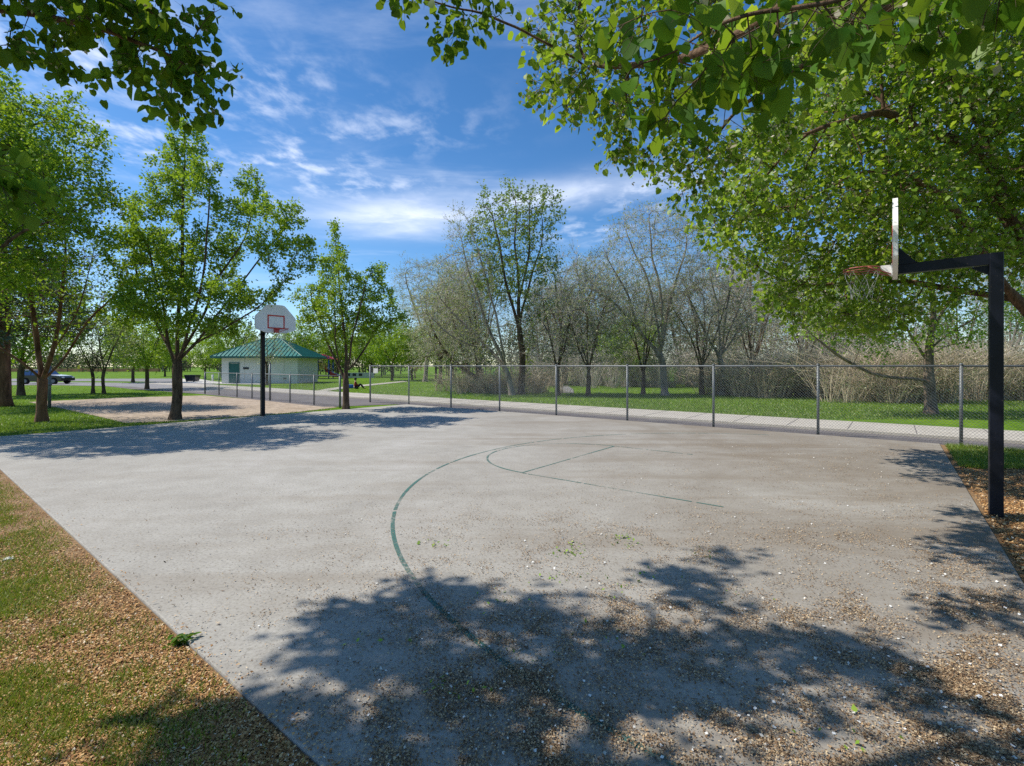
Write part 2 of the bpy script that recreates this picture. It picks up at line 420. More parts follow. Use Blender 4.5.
class Grow:
    def __init__(self, limbs, attr, step, kill, rbase, rtip=0.006, up=0.05, jit=0.12, maxit=90, seed=1, smooth=2, wob=0.0):
        r = np.random.default_rng(seed)
        pos = []; par = []
        for k, L in enumerate(limbs):
            pts = resample(L, step)
            if wob > 0:
                q = np.zeros(3)
                for i in range(2, len(pts)):
                    q = q * 0.8 + r.normal(size=3) * wob * step
                    pts[i] = pts[i] + q
            if k == 0:
                prev = -1
            else:
                d = np.linalg.norm(np.array(pos) - pts[0], axis=1); prev = int(np.argmin(d)); pts = pts[1:]
            for p in pts:
                pos.append(p); par.append(prev); prev = len(pos) - 1
        A = np.asarray(attr, float).copy()
        cap = len(pos) + 60000
        X = np.zeros((cap, 3)); X[:len(pos)] = pos; n = len(pos)
        kids = {}
        lo = max(0, len(resample(limbs[0], step)) // 2)
        if len(A):
            d = np.linalg.norm(A[:, None] - X[None, lo:n], axis=2); near = d.argmin(1) + lo; dist = d.min(1)
        it = 0
        while len(A) and it < maxit:
            it += 1
            v = A - X[near]; v /= np.maximum(np.linalg.norm(v, axis=1, keepdims=True), 1e-6)
            u, inv = np.unique(near, return_inverse=True)
            s = np.zeros((len(u), 3)); np.add.at(s, inv, v)
            s = unit(s) + np.array([0, 0, up]) + r.normal(size=s.shape) * jit
            new = X[u] + unit(s) * step
            keep = []; bad = []
            for i, ui in enumerate(u):
                k = kids.get(ui)
                if k and min(np.linalg.norm(new[i] - q) for q in k) < 0.35 * step or (k and len(k) > 3):
                    bad.append(i); continue
                kids.setdefault(ui, []).append(new[i]); keep.append(i)
            drop = np.isin(inv, bad)
            if keep:
                m = len(keep); X[n:n + m] = new[keep]; par += [int(u[i]) for i in keep]
                dn = np.linalg.norm(A[:, None] - X[None, n:n + m], axis=2)
                j = dn.argmin(1); dm = dn.min(1); b = dm < dist
                near = np.where(b, j + n, near); dist = np.where(b, dm, dist); n += m
                drop &= ~b
            ok = (dist > kill) & ~drop
            A = A[ok]; near = near[ok]; dist = dist[ok]
        self.X = X[:n].copy(); self.par = np.array(par)
        tips = np.ones(n)
        ch = [[] for _ in range(n)]
        for i in range(n):
            if self.par[i] >= 0: ch[self.par[i]].append(i)
        cnt = np.zeros(n)
        for i in range(n - 1, -1, -1):
            if not ch[i]: cnt[i] = 1
            if self.par[i] >= 0: cnt[self.par[i]] += cnt[i]
        e = math.log(max(cnt[0], 2)) / math.log(rbase / rtip)
        self.r = rtip * cnt ** (1 / e)
        # depth-wise thinning so that long unbranched tips still taper
        hgt = np.zeros(n)
        for i in range(n - 1, -1, -1):
            if self.par[i] >= 0: hgt[self.par[i]] = max(hgt[self.par[i]], hgt[i] + 1)
        self.ch = ch; self.cnt = cnt
        self.main = [max(c, key=lambda q: cnt[q]) if c else -1 for c in ch]
        for _ in range(smooth):
            Y = self.X.copy()
            for i in range(n):
                if self.par[i] >= 0 and self.main[i] >= 0:
                    Y[i] = 0.5 * self.X[i] + 0.25 * (self.X[self.par[i]] + self.X[self.main[i]])
            self.X = Y
        dr = np.zeros((n, 3)); idx = self.par >= 0
        dr[idx] = unit(self.X[idx] - self.X[self.par[idx]]); dr[~idx] = (0, 0, 1)
        self.dir = dr

    def wood(self, flare=1.5, minr=0.0):
        Vs = []; Fs = {}; nv = 0
        def add(ch_pts, ch_r):
            nonlocal nv
            r0 = max(ch_r)
            k = 12 if r0 > 0.12 else 8 if r0 > 0.05 else 5 if r0 > 0.02 else 3
            p = np.array(ch_pts); m = len(p)
            t = np.zeros_like(p); t[1:-1] = p[2:] - p[:-2]; t[0] = p[1] - p[0]; t[-1] = p[-1] - p[-2]
            t = unit(t)
            ref = np.array([0.3, 0.2, 1.0]); 
            if abs(t[0] @ (ref / np.linalg.norm(ref))) > 0.8: ref = np.array([1.0, 0.25, 0.1])
            a = unit(np.cross(t, ref)); b = np.cross(t, a)
            ang = np.arange(k) * 2 * math.pi / k
            rr = np.array(ch_r)[:, None]
            ring = p[:, None] + (a[:, None] * np.cos(ang)[None, :, None] + b[:, None] * np.sin(ang)[None, :, None]) * rr[:, :, None]
            Vs.append(ring.reshape(-1, 3))
            i0 = nv + np.arange(m - 1)[:, None] * k
            q = np.arange(k)[None]; q2 = (q + 1) % k
            f = np.stack([i0 + q, i0 + q2, i0 + k + q2, i0 + k + q], axis=2).reshape(-1, 4)
            Fs.setdefault(4, []).append(f); nv += m * k
        starts = [0]
        for i, c in enumerate(self.ch):
            for q in c:
                if q != self.main[i]: starts.append(q)
        z0 = self.X[0, 2]
        for s in starts:
            if self.r[s] < minr: continue
            pts = []; rr = []
            if self.par[s] >= 0:
                pts.append(self.X[self.par[s]]); rr.append(min(self.r[s] * 1.15, self.r[self.par[s]]))
            i = s
            while i >= 0:
                pts.append(self.X[i]); ri = self.r[i]
                if s == 0 and flare > 1:
                    hgt = self.X[i, 2] - z0
                    ri *= 1 + (flare - 1) * math.exp(-hgt / (1.2 * self.r[0]))
                rr.append(ri); i = self.main[i]
            if len(pts) < 2: continue
            rr[-1] *= 0.45
            add(pts, rr)
        return np.concatenate(Vs), np.concatenate(Fs[4])

    def twigs(self, rmax, per, length, seed=1, up=0.25, spread=0.9, zmin=None, keep=None):
        r = np.random.default_rng(seed)
        idx = np.where((self.r < rmax))[0]
        if keep is not None: idx = idx[keep(self.X[idx])]
        if per < 1:
            idx = idx[r.random(len(idx)) < per]; idx = idx
        else:
            idx = np.repeat(idx, int(per))
        n = len(idx)
        d = unit(self.dir[idx] * 0.7 + rand_dirs(n, r) * spread + np.array([0, 0, up]))
        L = length * r.uniform(0.45, 1.1, n)[:, None]
        base = self.X[idx]
        mid = base + d * L * 0.5
        d2 = unit(d + rand_dirs(n, r) * 0.35 + np.array([0, 0, up * 0.6]))
        tip = mid + d2 * L * 0.5
        return base, mid, tip, d2

def twig_tris(base, mid, tip, r0):
    """3-sided tapered twigs"""
    n = len(base); d = unit(tip - base)
    a = unit(np.cross(d, np.array([0.31, 0.22, 0.93]))); b = np.cross(d, a)
    V = []
    for p, rr in ((base, r0), (mid, r0 * 0.75), (tip, r0 * 0.35)):
        for k in range(3):
            t = 2 * math.pi * k / 3
            V.append(p + (a * math.cos(t) + b * math.sin(t)) * rr)
    V = np.stack(V, axis=1).reshape(-1, 3)
    o = (np.arange(n) * 9)[:, None]
    F_ = []
    for s in (0, 3):
        for k in range(3):
            F_.append(o + np.array([[s + k, s + (k + 1) % 3, s + 3 + (k + 1) % 3, s + 3 + k]]))
    return V, np.concatenate(F_)

def leaves_on(tw, per, size, seed, kind='kite', jit=0.06, droop=0.3, width=0.72, cluster=0.5):
    base, mid, tip, d2 = tw
    r = np.random.default_rng(seed)
    n = len(base)
    k = np.repeat(np.arange(n), int(per)) if per >= 1 else np.where(r.random(n) < per)[0]
    t = r.random(len(k)) ** cluster
    C = np.where((t < 0.5)[:, None], base[k] + (mid[k] - base[k]) * (t * 2)[:, None], mid[k] + (tip[k] - mid[k]) * (t * 2 - 1)[:, None])
    C = C + r.normal(size=C.shape) * jit
    D = unit(d2[k] * 0.35 + rand_dirs(len(k), r) - np.array([0, 0, droop]))
    Nn = unit(rand_dirs(len(k), r) * 0.8 + np.array([0, 0, 0.9]))
    W = unit(np.cross(D, Nn)); Nn = np.cross(W, D)
    L = size * r.uniform(0.5, 1.3, len(k))
    if kind == 'broad': return broad(C, D, W, Nn, L, L * width)
    return kites(C, D, W, L, L * width)

def merge(parts):
    """parts: (V, F(n,4), material index)"""
    V = []; Fq = []; mi = []; o = 0
    for v, f, m in parts:
        V.append(v); Fq.append(f + o); mi.append(np.full(len(f), m)); o += len(v)
    return np.concatenate(V), [np.concatenate(Fq)], np.concatenate(mi)

def put(name, parts, mats, parent, smooth=False):
    V, Fq, mi = merge(parts)
    V = V - np.array(parent.location) if parent is not None else V
    return link_mesh(name, np_mesh(name, V, Fq, mi, smooth), mats, parent)

def ell(n, seed, *es, shell=0.45):
    """points inside a union of ellipsoids given as (px,py,rx_px,ry_px,depth,depth_radius)"""
    r = np.random.default_rng(seed)
    vol = np.array([e[2] * e[3] * e[4] ** 2 * e[5] for e in es]); vol = vol ** 0.85; vol = vol / vol.sum()
    out = []
    for e, v in zip(es, vol):
        k = max(4, int(n * v))
        d = unit(r.normal(size=(k, 3))) * (r.random((k, 1)) ** (1 / 3 * (1 - shell * 0.5)))
        c = at(e[0], e[1], e[4]); s = e[4] / F
        out.append(c + d * np.array([e[2] * s, e[5], e[3] * s]))
    return np.concatenate(out)

def px_limb(D, pts):
    return [at(p[0], p[1], D + (p[2] if len(p) > 2 else 0)) for p in pts]

def tree(name, label, cat, base, group=None):
    return thing(name, label, cat, (base[0], base[1], GZ), 0, group)

VZ = -0.022      # level of the verge along the slab
GZ = -0.06       # level of the open ground; the slab top is 0
SUN_EL = 50.0
SH = np.array([-0.99, 0.13]); SH /= np.linalg.norm(SH)
TL = math.tan(R(SUN_EL))

# =================================================================== SETTING
def big_ground():
    xs = np.concatenate([np.linspace(-900, -60, 12), np.linspace(-50, 50, 41), np.linspace(60, 900, 12)])
    ys = np.concatenate([np.linspace(-60, -10, 6), np.linspace(-6, 60, 45), np.linspace(70, 1200, 16)])
    XX, YY = np.meshgrid(xs, ys, indexing='ij')
    V = np.stack([XX.ravel(), YY.ravel(), np.full(XX.size, GZ)], axis=1)
    i = np.arange(len(xs) - 1)[:, None] * len(ys) + np.arange(len(ys) - 1)[None]
    f = np.stack([i, i + len(ys), i + len(ys) + 1, i + 1], axis=2).reshape(-1, 4)
    o = link_mesh('ground', np_mesh('ground', V, [f]), M['ground']); o['kind'] = 'structure'
big_ground()

# court slab, a real step above the soil
U0, U1, V0, V1 = -0.86, 18.0, 1.2, 15.0
mb = MB()
cc = UV((U0 + U1) / 2, (V0 + V1) / 2)
mb.box(cc[0], cc[1], -0.08, U1 - U0, V1 - V0, 0.16, ROT_U, 0.012)
mb.build('court_slab', M['concrete'])['kind'] = 'structure'

def zone(name, uvpts, z, mat):
    return sheet(name, [UV(u, v)[:2] for u, v in uvpts], z, mat)
zone('soil_verge', [(-9, -9), (9.6, -9), (13.5, -2), (17.6, 0.9), (18.2, 1.26), (-0.8, 1.26), (-0.8, 15.02), (-0.9, 15.02), (-9, 15.2)], VZ, M['soil'])
sand_px = [(28, 401), (75, 399), (120, 396.8), (205, 394.6), (270, 400), (338, 406), (300, 410.5), (262, 414), (175, 419.6), (125, 421.5), (98, 415), (60, 407)]
sheet('sand_pit', [P(x, y) for x, y in sand_px], GZ + 0.010, M['sand'])
zone('road', [(-40, 15.03), (18.9, 15.03), (20.2, 12.1), (36, 12.7), (48, 12.0), (62, 12.4), (64, 16.5), (-40, 16.5)], GZ + 0.012, M['asphalt'])
mb = MB()
c0 = UV(12, 17.75)
mb.box(c0[0], c0[1], GZ + 0.035, 100, 2.5, 0.11, ROT_U, 0.01)
mb.build('sidewalk', M['walk'])['kind'] = 'structure'
# expansion joints cut across the walk
mb = MB()
for k in range(60):
    c = UV(-20 + 1.5 * k, 17.75); mb.box(c[0], c[1], GZ + 0.0925, 0.02, 2.46, 0.004, ROT_U)
mb.build('sidewalk_joint_lines', M['asphalt'])['kind'] = 'structure'
lot_px = [(110, 378.4), (183, 378.2), (214, 383.8), (236, 387.3), (206, 391.5), (166, 389.3), (130, 386.2), (60, 384.7), (-40, 384.7), (-40, 381.6), (60, 381.8), (130, 382.4), (158, 381.4), (110, 380.7), (0, 381), (-160, 381), (-160, 378.4)]
sheet('parking_lot', [P(x, y) for x, y in lot_px], GZ + 0.018, M['asphalt_far'])
sheet('concrete_pad', [P(x, y) for x, y in [(178, 378.6), (199, 378.5), (212, 380.8), (224, 381.8), (262, 383.2), (262, 384.1), (222, 383.4), (180, 382.0)]], GZ + 0.024, M['white_conc'])
sheet('footpath', [P(x, y) for x, y in [(309, 391.3), (330, 387.6), (360, 384.6), (404, 380.6), (408, 381.2), (363, 385.8), (336, 389.0), (320, 391.6)]], GZ + 0.024, M['walk'])
sheet('creek_path', [P(x, y) for x, y in [(556, 392.5), (558, 389.0), (561, 385.5), (568, 385.5), (573, 388.5), (574, 392.5)]], GZ + 0.024, M['asphalt_far'])

# painted court lines: arcs as narrow flat strips with worn gaps
def strip(pts, w):
    pts = np.array(pts); t = np.zeros_like(pts); t[1:-1] = pts[2:] - pts[:-2]; t[0] = pts[1] - pts[0]; t[-1] = pts[-1] - pts[-2]
    t = unit(t); nrm = np.stack([-t[:, 1], t[:, 0]], 1)
    L = pts + nrm * w / 2; Rr = pts - nrm * w / 2
    m = len(pts)
    V = np.concatenate([L, Rr]); V = np.column_stack([V, np.full(len(V), 0.004)])
    i = np.arange(m - 1); keep = fnoise(pts[:-1, 0] * 9.1, pts[:-1, 1] * 9.1, 2) > 0.24
    i = i[keep]
    return V, np.stack([i + m, i + m + 1, i + 1, i], 1)
parts = []
HV = 8.3
arc = [UV(0.65 + 6.12 * math.cos(t), HV + 6.12 * math.sin(t))[:2] for t in np.linspace(R(-96), R(72), 900)]
parts.append((*strip(arc, 0.044), 0))
fc = [UV(4.92 + 1.72 * math.cos(t), HV + 1.72 * math.sin(t))[:2] for t in np.linspace(R(-90), R(90), 200)]
parts.append((*strip(fc, 0.04), 0))
parts.append((*strip([UV(4.92, v)[:2] for v in np.linspace(HV - 1.72, HV + 1.72, 120)], 0.035), 0))
for sv in (-1, 1):
    parts.append((*strip([UV(u, HV + sv * 1.745)[:2] for u in np.linspace(1.7 if sv < 0 else 3.2, 4.9, 200)], 0.032), 0))
V, Fq, mi = merge(parts)
link_mesh('court_lines', np_mesh('court_lines', V, Fq, mi), M['line'])['kind'] = 'structure'

# =================================================================== BASKETBALL HOOPS
def hoop(u_pole, side, label, cover_net):
    """side=+1: board on the +u side of the pole. Built in local x (towards the board), y (across)."""
    base = UV(u_pole, HV)
    
    t = thing('basketball_hoop', label, 'basketball hoop', (base[0], base[1], GZ), ROT_U if side > 0 else ROT_U + math.pi, 'basketball hoops on the court')
    z0 = -GZ + (0.055 if u_pole < 5 else 0.0)
    MB().box(0, 0, (3.12 + z0) / 2, 0.125, 0.125, 3.12 + z0, 0, 0.008).build('pole', M['black'], t)
    a = MB(); a.prism([(0.063, 2.985 + z0), (0.936, 2.97 + z0), (0.936, 3.09 + z0), (0.063, 3.118 + z0)], (0, 0, 0), (1, 0, 0), (0, 0, 1), 0.10)
    arm = a.build('arm', M['black'], t)
    for s in (-1, 1):
        b = MB()
        b.prism([(0.74, 3.095 + z0), (0.93, 3.085 + z0), (0.93, 3.32 + z0)], (0, s * 0.058, 0), (1, 0, 0), (0, 0, 1), 0.012)
        b.build('gusset', M['black'], arm)
    b = MB(); b.prism([(0.064, 2.86 + z0), (0.24, 2.97 + z0), (0.064, 2.98 + z0)], (0, 0, 0), (1, 0, 0), (0, 0, 1), 0.012); b.build('brace', M['black'], arm)
    # fan-shaped board, its face across the court
    prof = [(-0.34, 2.95), (0.34, 2.95), (0.66, 3.06), (0.70, 3.10), (0.705, 3.47), (0.68, 3.52), (0.36, 3.86), (0.29, 3.915), (0.22, 3.93), (-0.22, 3.93), (-0.29, 3.915), (-0.36, 3.86), (-0.68, 3.52), (-0.705, 3.47), (-0.70, 3.10), (-0.66, 3.06)]
    bd = MB(); bd.prism([(x, z + z0) for x, z in prof], (0.965, 0, 0), (0, 1, 0), (0, 0, 1), 0.055)
    board = bd.build('backboard', M['white'], t)
    sq = MB(); xf = 0.965 + 0.0275 + 0.002
    zc = 3.33 + z0
    sq.box(xf, 0, zc + 0.215, 0.005, 0.60, 0.045); sq.box(xf, 0, zc - 0.215, 0.005, 0.60, 0.045)
    for s in (-1, 1): sq.box(xf, s * 0.2775, zc, 0.005, 0.045, 0.385)
    sq.build('target_square', M['red'], board)
    # rim assembly
    RR = 0.2285 if u_pole > 5 else 0.21
    rz = 3.085 + z0
    br = MB()
    br.box(0.999, 0, rz - 0.05, 0.012, 0.17, 0.16, 0, 0.003)
    br.prism([(1.006, rz - 0.125), (1.006, rz + 0.012), (1.12, rz + 0.012), (1.12, rz - 0.015)], (0, 0, 0), (1, 0, 0), (0, 0, 1), 0.13)
    br.build('rim_bracket', M['white'] if side > 0 and u_pole < 5 else M['red'], t)
    r = MB(); cx = 1.12 + RR
    ring = [(cx + RR * math.cos(2 * math.pi * k / 40), RR * math.sin(2 * math.pi * k / 40), rz) for k in range(40)]
    r.tube(ring, 0.0085, 8, closed=True)
    ring2 = [(cx + RR * math.cos(2 * math.pi * k / 40), RR * math.sin(2 * math.pi * k / 40), rz - 0.034) for k in range(40)]
    r.tube(ring2, 0.0045, 6, closed=True)
    for s in (-1, 1):
        r.tube([(1.006, s * 0.08, rz - 0.115), (cx - 0.08, s * 0.215, rz - 0.01)], 0.009, 6)
    rim = r.build('rim', M['redfade'] if u_pole < 5 else M['red'], t, True)
    n = MB(); k = 12
    def ringp(j, i):
        rad = (RR - .004, 0.185, 0.15, 0.125, 0.12)[j]; off = 0.5 * (j % 2)
        an = 2 * math.pi * (i + off) / k
        return (cx + rad * math.cos(an), rad * math.sin(an), rz - 0.03 - 0.095 * j)
    rr = random.Random(4 + int(u_pole))
    for j in range(4):
        for i in range(k):
            for di in ((0, -1) if j % 2 == 0 else (0, 1)):
                if rr.random() < cover_net: n.tube([ringp(j, i), ringp(j + 1, i + di)], 0.0024 if u_pole < 5 else 0.003, 4, cap=False)
    n.build('net', M['net'], rim)
    return t
hoop(-0.99, 1, 'tall black basketball hoop at right edge of slab, its backboard seen edge-on', 0.55)
hoop(17.9, -1, 'black basketball hoop at far end of court, white fan-shaped backboard facing the viewer', 0.6)

# =================================================================== FENCES
def chain_link(A, B, z0, z1, pitch, rad):
    """woven zigzag wires as thin three-sided strands"""
    A = np.array(A); B = np.array(B); L = np.linalg.norm(B - A); d = (B - A) / L; nrm = np.array([-d[1], d[0]])
    nw = int(L / pitch); nh = int((z1 - z0) / pitch)
    parts = []
    s0 = []; e0 = []
    for fam in (1, -1):
        k = np.arange(-nh, nw) if fam > 0 else np.arange(0, nw + nh)
        # straight diagonal runs cover each zigzag exactly when both families are drawn
        xs = k * pitch; hh = nh * pitch
        xe = xs + fam * hh
        t0 = np.zeros(len(k)); t1 = np.ones(len(k))
        dx = xe - xs
        lo = np.where(fam > 0, (0 - xs) / dx, (L - xs) / dx); hi = np.where(fam > 0, (L - xs) / dx, (0 - xs) / dx)
        t0 = np.clip(lo, 0, 1); t1 = np.clip(hi, 0, 1)
        ok = t1 > t0 + 0.01
        xs, dx, t0, t1 = xs[ok], dx[ok], t0[ok], t1[ok]
        for t, lst in ((t0, s0), (t1, e0)):
            x = xs + dx * t; z = z0 + hh * t
            lst.append(np.stack([A[0] + d[0] * x + nrm[0] * 0.003 * fam, A[1] + d[1] * x + nrm[1] * 0.003 * fam, z], 1))
    s = np.concatenate(s0); e = np.concatenate(e0)
    return twig_tris(s, (s + e) / 2, e, rad)

def fence(name, label, A, B, posts, hgt, pitch, rad, sign=None):
    A = np.array(A); B = np.array(B); L = np.linalg.norm(B - A); d = (B - A) / L
    t = thing(name, label, 'fence', (A[0], A[1], GZ), 0)
    z0 = -GZ
    for s, extra, pr in posts:
        mb = MB(); p = d * s
        mb.tube([(p[0], p[1], 0), (p[0], p[1], hgt + z0 + 0.02 + extra)], pr, 10)
        mb.tube([(p[0], p[1], hgt + z0 + 0.02 + extra), (p[0], p[1], hgt + z0 + 0.05 + extra), (p[0], p[1], hgt + z0 + 0.065 + extra)], [pr * 1.15, pr * 1.1, pr * 0.4], 10)
        mb.build('post', M['galv'], t, True)
    mb = MB(); mb.tube([(0, 0, hgt + z0), (d[0] * L, d[1] * L, hgt + z0)], 0.024, 8); mb.build('top_rail', M['galv'], t, True)
    nrm = np.array([d[1], -d[0]]) * 0.036
    v, f = chain_link(nrm, d * L + nrm, z0 + 0.04, hgt + z0, pitch, rad)
    link_mesh('wire_mesh', np_mesh('wire_mesh', v, [f]), M['wire'], t)
    return t, d

VF = 15.12
uu = [-12.4, -9.6, -6.8, -4.0, -1.24, 1.55, 4.2, 6.95, 9.75, 12.45, 15.2, 18.0, 21.0]
A = UV(21.0, VF)[:2]; B = UV(-12.4, VF)[:2]
ft, fd = fence('chain_link_fence', 'tall galvanised chain-link fence along far side of court', A, B,
               [(21.0 - u, 0.0, 0.042 if k in (12,) else 0.034) for k, u in enumerate(uu)], 1.80, 0.072, 0.0030)
mb = MB(); p = fd * 0.42
mb.box(p[0] + 0.03, p[1] - 0.05, 1.62, 0.36, 0.012, 0.24, math.atan2(fd[1], fd[0]))
mb.build('sign_plate', M['white'], ft)
A = np.array(P(340, 406.6)); B = np.array(P(205, 393.0))
Ld = np.linalg.norm(B - A); dd = (B - A) / Ld
ps = []
for px in (340, 314, 290, 270, 252, 237, 219, 205):
    k = (px - 512) / F                      # where that line of sight meets the fence line
    s = (k * A[1] - A[0]) / (dd[0] - k * dd[1])
    ps.append((float(np.clip(s, 0, Ld)), 0.55 if px == 270 else 0.0, 0.045 if px in (340, 270, 205) else 0.03))
fence('chain_link_fence', 'low chain-link fence between sand pit and road, behind the far hoop', A, B, ps, 1.36, 0.085, 0.0028)

# =================================================================== BUILDING
def building():
    x0, x1, y0, y1 = -31.0, -22.9, 52.0, 57.4
    cx, cy = (x0 + x1) / 2, (y0 + y1) / 2
    t = thing('restroom_building', 'white block restroom building with teal hipped metal roof beyond the road', 'building', (cx, cy, GZ))
    w, d, hw = x1 - x0, y1 - y0, 2.85
    mb = MB(); mb.box(0, 0, hw / 2, w, d, hw); wall = mb.build('wall', M['wall'], t)
    # roof: hipped, standing seams, thick fascia
    ov = 0.75; a, b = w / 2 + ov, d / 2 + ov; rl = 0.9; zt = 4.95
    mb = MB()
    E = [(-a, -b, 2.9), (a, -b, 2.9), (a, b, 2.9), (-a, b, 2.9)]; Rg = [(-rl, 0, zt), (rl, 0, zt)]
    v = [mb.bm.verts.new(p) for p in E + Rg]
    for f in ((0, 1, 5, 4), (1, 2, 5), (2, 3, 4, 5), (3, 0, 4), (3, 2, 1, 0)): mb.bm.faces.new([v[i] for i in f])
    roof = mb.build('roof', M['roof'], t)
    sm = MB()
    def seam(p, q): sm.tube([Vector(p) + Vector((0, 0, 0.03)), Vector(q) + Vector((0, 0, 0.03))], 0.035, 4)
    for k in range(-11, 12):
        x = k * 0.42
        tt = min(1.0, (a - abs(x)) / (a - rl)) if abs(x) > rl else 1.0
        for s in (-1, 1): seam((x, s * b, 2.9), (x, s * b * (1 - tt), 2.9 + (zt - 2.9) * tt))
    for k in range(-7, 8):
        y = k * 0.42; tt = (b - abs(y)) / b
        for s in (-1, 1): seam((s * a, y, 2.9), (s * (a - (a - rl) * tt), y, 2.9 + (zt - 2.9) * tt))
    for i, j in ((0, 4), (3, 4), (1, 5), (2, 5)): seam((E + Rg)[i], (E + Rg)[j])
    seam(Rg[0], Rg[1])
    sm.build('roof_seam', M['roof'], roof)
    fb = MB()
    fb.box(0, -b, 2.80, 2 * a + 0.06, 0.06, 0.2); fb.box(0, b, 2.80, 2 * a + 0.06, 0.06, 0.2)
    fb.box(-a, 0, 2.80, 0.06, 2 * b - 0.07, 0.2); fb.box(a, 0, 2.80, 0.06, 2 * b - 0.07, 0.2)
    fb.build('fascia', M['trim'], roof)
    # front wall details (block courses, door, plaque, vents)
    y = -d / 2
    mb = MB()
    for k in range(1, 14): mb.box(0, y - 0.001, k * 0.2, w, 0.004, 0.012)
    for k in range(1, 14): mb.box(w / 2 + 0.001, 0, k * 0.2, 0.004, d - 0.02, 0.012)
    mb.build('block_joint', M['white_conc'], wall)
    dx = -w / 2 + 1.35
    dr = MB(); dr.box(dx, y - 0.02, 1.05, 0.92, 0.06, 2.1); dr = dr.build('door', M['door'], t)
    fr = MB(); fr.box(dx - 0.51, y - 0.03, 1.08, 0.08, 0.08, 2.16); fr.box(dx + 0.51, y - 0.03, 1.08, 0.08, 0.08, 2.16); fr.box(dx, y - 0.03, 2.2, 1.1, 0.08, 0.08)
    fr.build('door_frame', M['trim'], dr)
    MB().box(dx + 0.36, y - 0.07, 1.0, 0.12, 0.05, 0.04).build('handle', M['galv'], dr)
    MB().box(dx + 1.25, y - 0.02, 1.62, 0.6, 0.04, 0.22).build('plaque', M['dark'], t)
    for vx in (dx + 3.4, dx + 5.4):
        MB().box(vx, y - 0.015, 0.55, 0.35, 0.03, 0.16).build('vent', M['galv'], t)
    for sx in (-1.6, 2.6):
        MB().box(sx, y - 0.004, 1.42, 0.05, 0.012, 2.78).build('pilaster_joint', M['white_conc'], t)
building()

# =================================================================== PLAYGROUND, FAR FURNITURE, VEHICLE
def playground():
    D = 74.0; c = at(325, 378, D)
    t = thing('playground_structure', 'red and blue playground structure with red roof beside the restroom building', 'playground', (c[0], c[1], GZ))
    for sx in (-1.4, 0.9):
        for sy in (-0.9, 0.9):
            MB().tube([(sx, sy, 0), (sx, sy, 3.3)], 0.09, 8).build('post', M['blue'], t, True)
    MB().box(-0.25, 0, 1.25, 2.5, 2.0, 0.12).build('platform', M['dark'], t)
    mb = MB(); v = [mb.bm.verts.new(p) for p in ((-2.1, -1.4, 2.9), (1.5, -1.4, 2.9), (1.5, 1.4, 2.9), (-2.1, 1.4, 2.9), (-0.3, 0, 3.7))]
    for f in ((0, 1, 4), (1, 2, 4), (2, 3, 4), (3, 0, 4), (3, 2, 1, 0)): mb.bm.faces.new([v[i] for i in f])
    mb.build('roof', M['red'], t)
    mb = MB()
    for k in range(9): mb.box(-1.3 + k * 0.27, -0.95, 1.75, 0.05, 0.05, 0.9)
    mb.box(-0.25, -0.95, 2.2, 2.4, 0.06, 0.06); mb.build('railing', M['yellow'], t)
    mb = MB(); mb.prism([(0.3, 1.3), (1.5, 0.35), (2.1, 0.3), (2.1, 0.2), (1.4, 0.22), (0.3, 1.15)], (0, -0.3, 0), (1, 0, 0), (0, 0, 1), 0.9)
    mb.build('slide', M['red'], t)
    for s, m_ in ((-0.78, 'red'), (0.18, 'white')):
        mb = MB(); mb.prism([(0.3, 1.75), (1.5, 0.75), (2.1, 0.6), (2.1, 0.3), (1.5, 0.35), (0.3, 1.3)], (0, s, 0), (1, 0, 0), (0, 0, 1), 0.06)
        mb.build('slide_rail', M[m_], t)
playground()

def far_wall():
    c = at(357, 378, 76)
    t = thing('low_wall', 'long low pale wall with dark gaps at back of far lawn', 'wall', (c[0], c[1], GZ))
    MB().box(0, 0, 0.42, 5.2, 0.3, 0.84).build('wall', M['white_conc'], t)
    for k in range(3): MB().box(-1.3 + 0.95 * k, -0.16, 0.5, 0.55, 0.03, 0.4).build('opening', M['dark'], t)
far_wall()

def dumpster():
    c = at(192.5, 381, 57)
    t = thing('dumpster', 'black tapered dumpster standing on the pale pad by the parking lot', 'dumpster', (c[0], c[1], GZ + 0.03))
    mb = MB()
    lo = [(-0.5, -0.4, 0.06), (0.5, -0.4, 0.06), (0.5, 0.4, 0.06), (-0.5, 0.4, 0.06)]; hi = [(-0.66, -0.5, 0.74), (0.66, -0.5, 0.74), (0.66, 0.5, 0.74), (-0.66, 0.5, 0.74)]
    v = [mb.bm.verts.new(p) for p in lo + hi]
    for f in ((3, 2, 1, 0), (0, 1, 5, 4), (1, 2, 6, 5), (2, 3, 7, 6), (3, 0, 4, 7), (4, 5, 6, 7)): mb.bm.faces.new([v[i] for i in f])
    mb.build('bin', M['carblack'], t)
    MB().box(0, 0, 0.77, 1.38, 1.06, 0.06, 0, 0.015).build('lid', M['dark'], t)
    for sx in (-0.4, 0.4):
        MB().tube([(sx, -0.42, 0.04), (sx, -0.34, 0.04)], 0.06, 10).build('wheel', M['rubber'], t)
dumpster()

def bollard():
    c = at(212.7, 381, 59)
    t = thing('bollard', 'short white bollard beside the restroom path', 'bollard', (c[0], c[1], GZ))
    MB().tube([(0, 0, 0), (0, 0, 0.78)], 0.11, 12).build('post', M['white'], t, True)
    MB().tube([(0, 0, 0.78), (0, 0, 0.84), (0, 0, 0.88)], [0.12, 0.1, 0.03], 12).build('cap', M['white_conc'], t, True)
bollard()

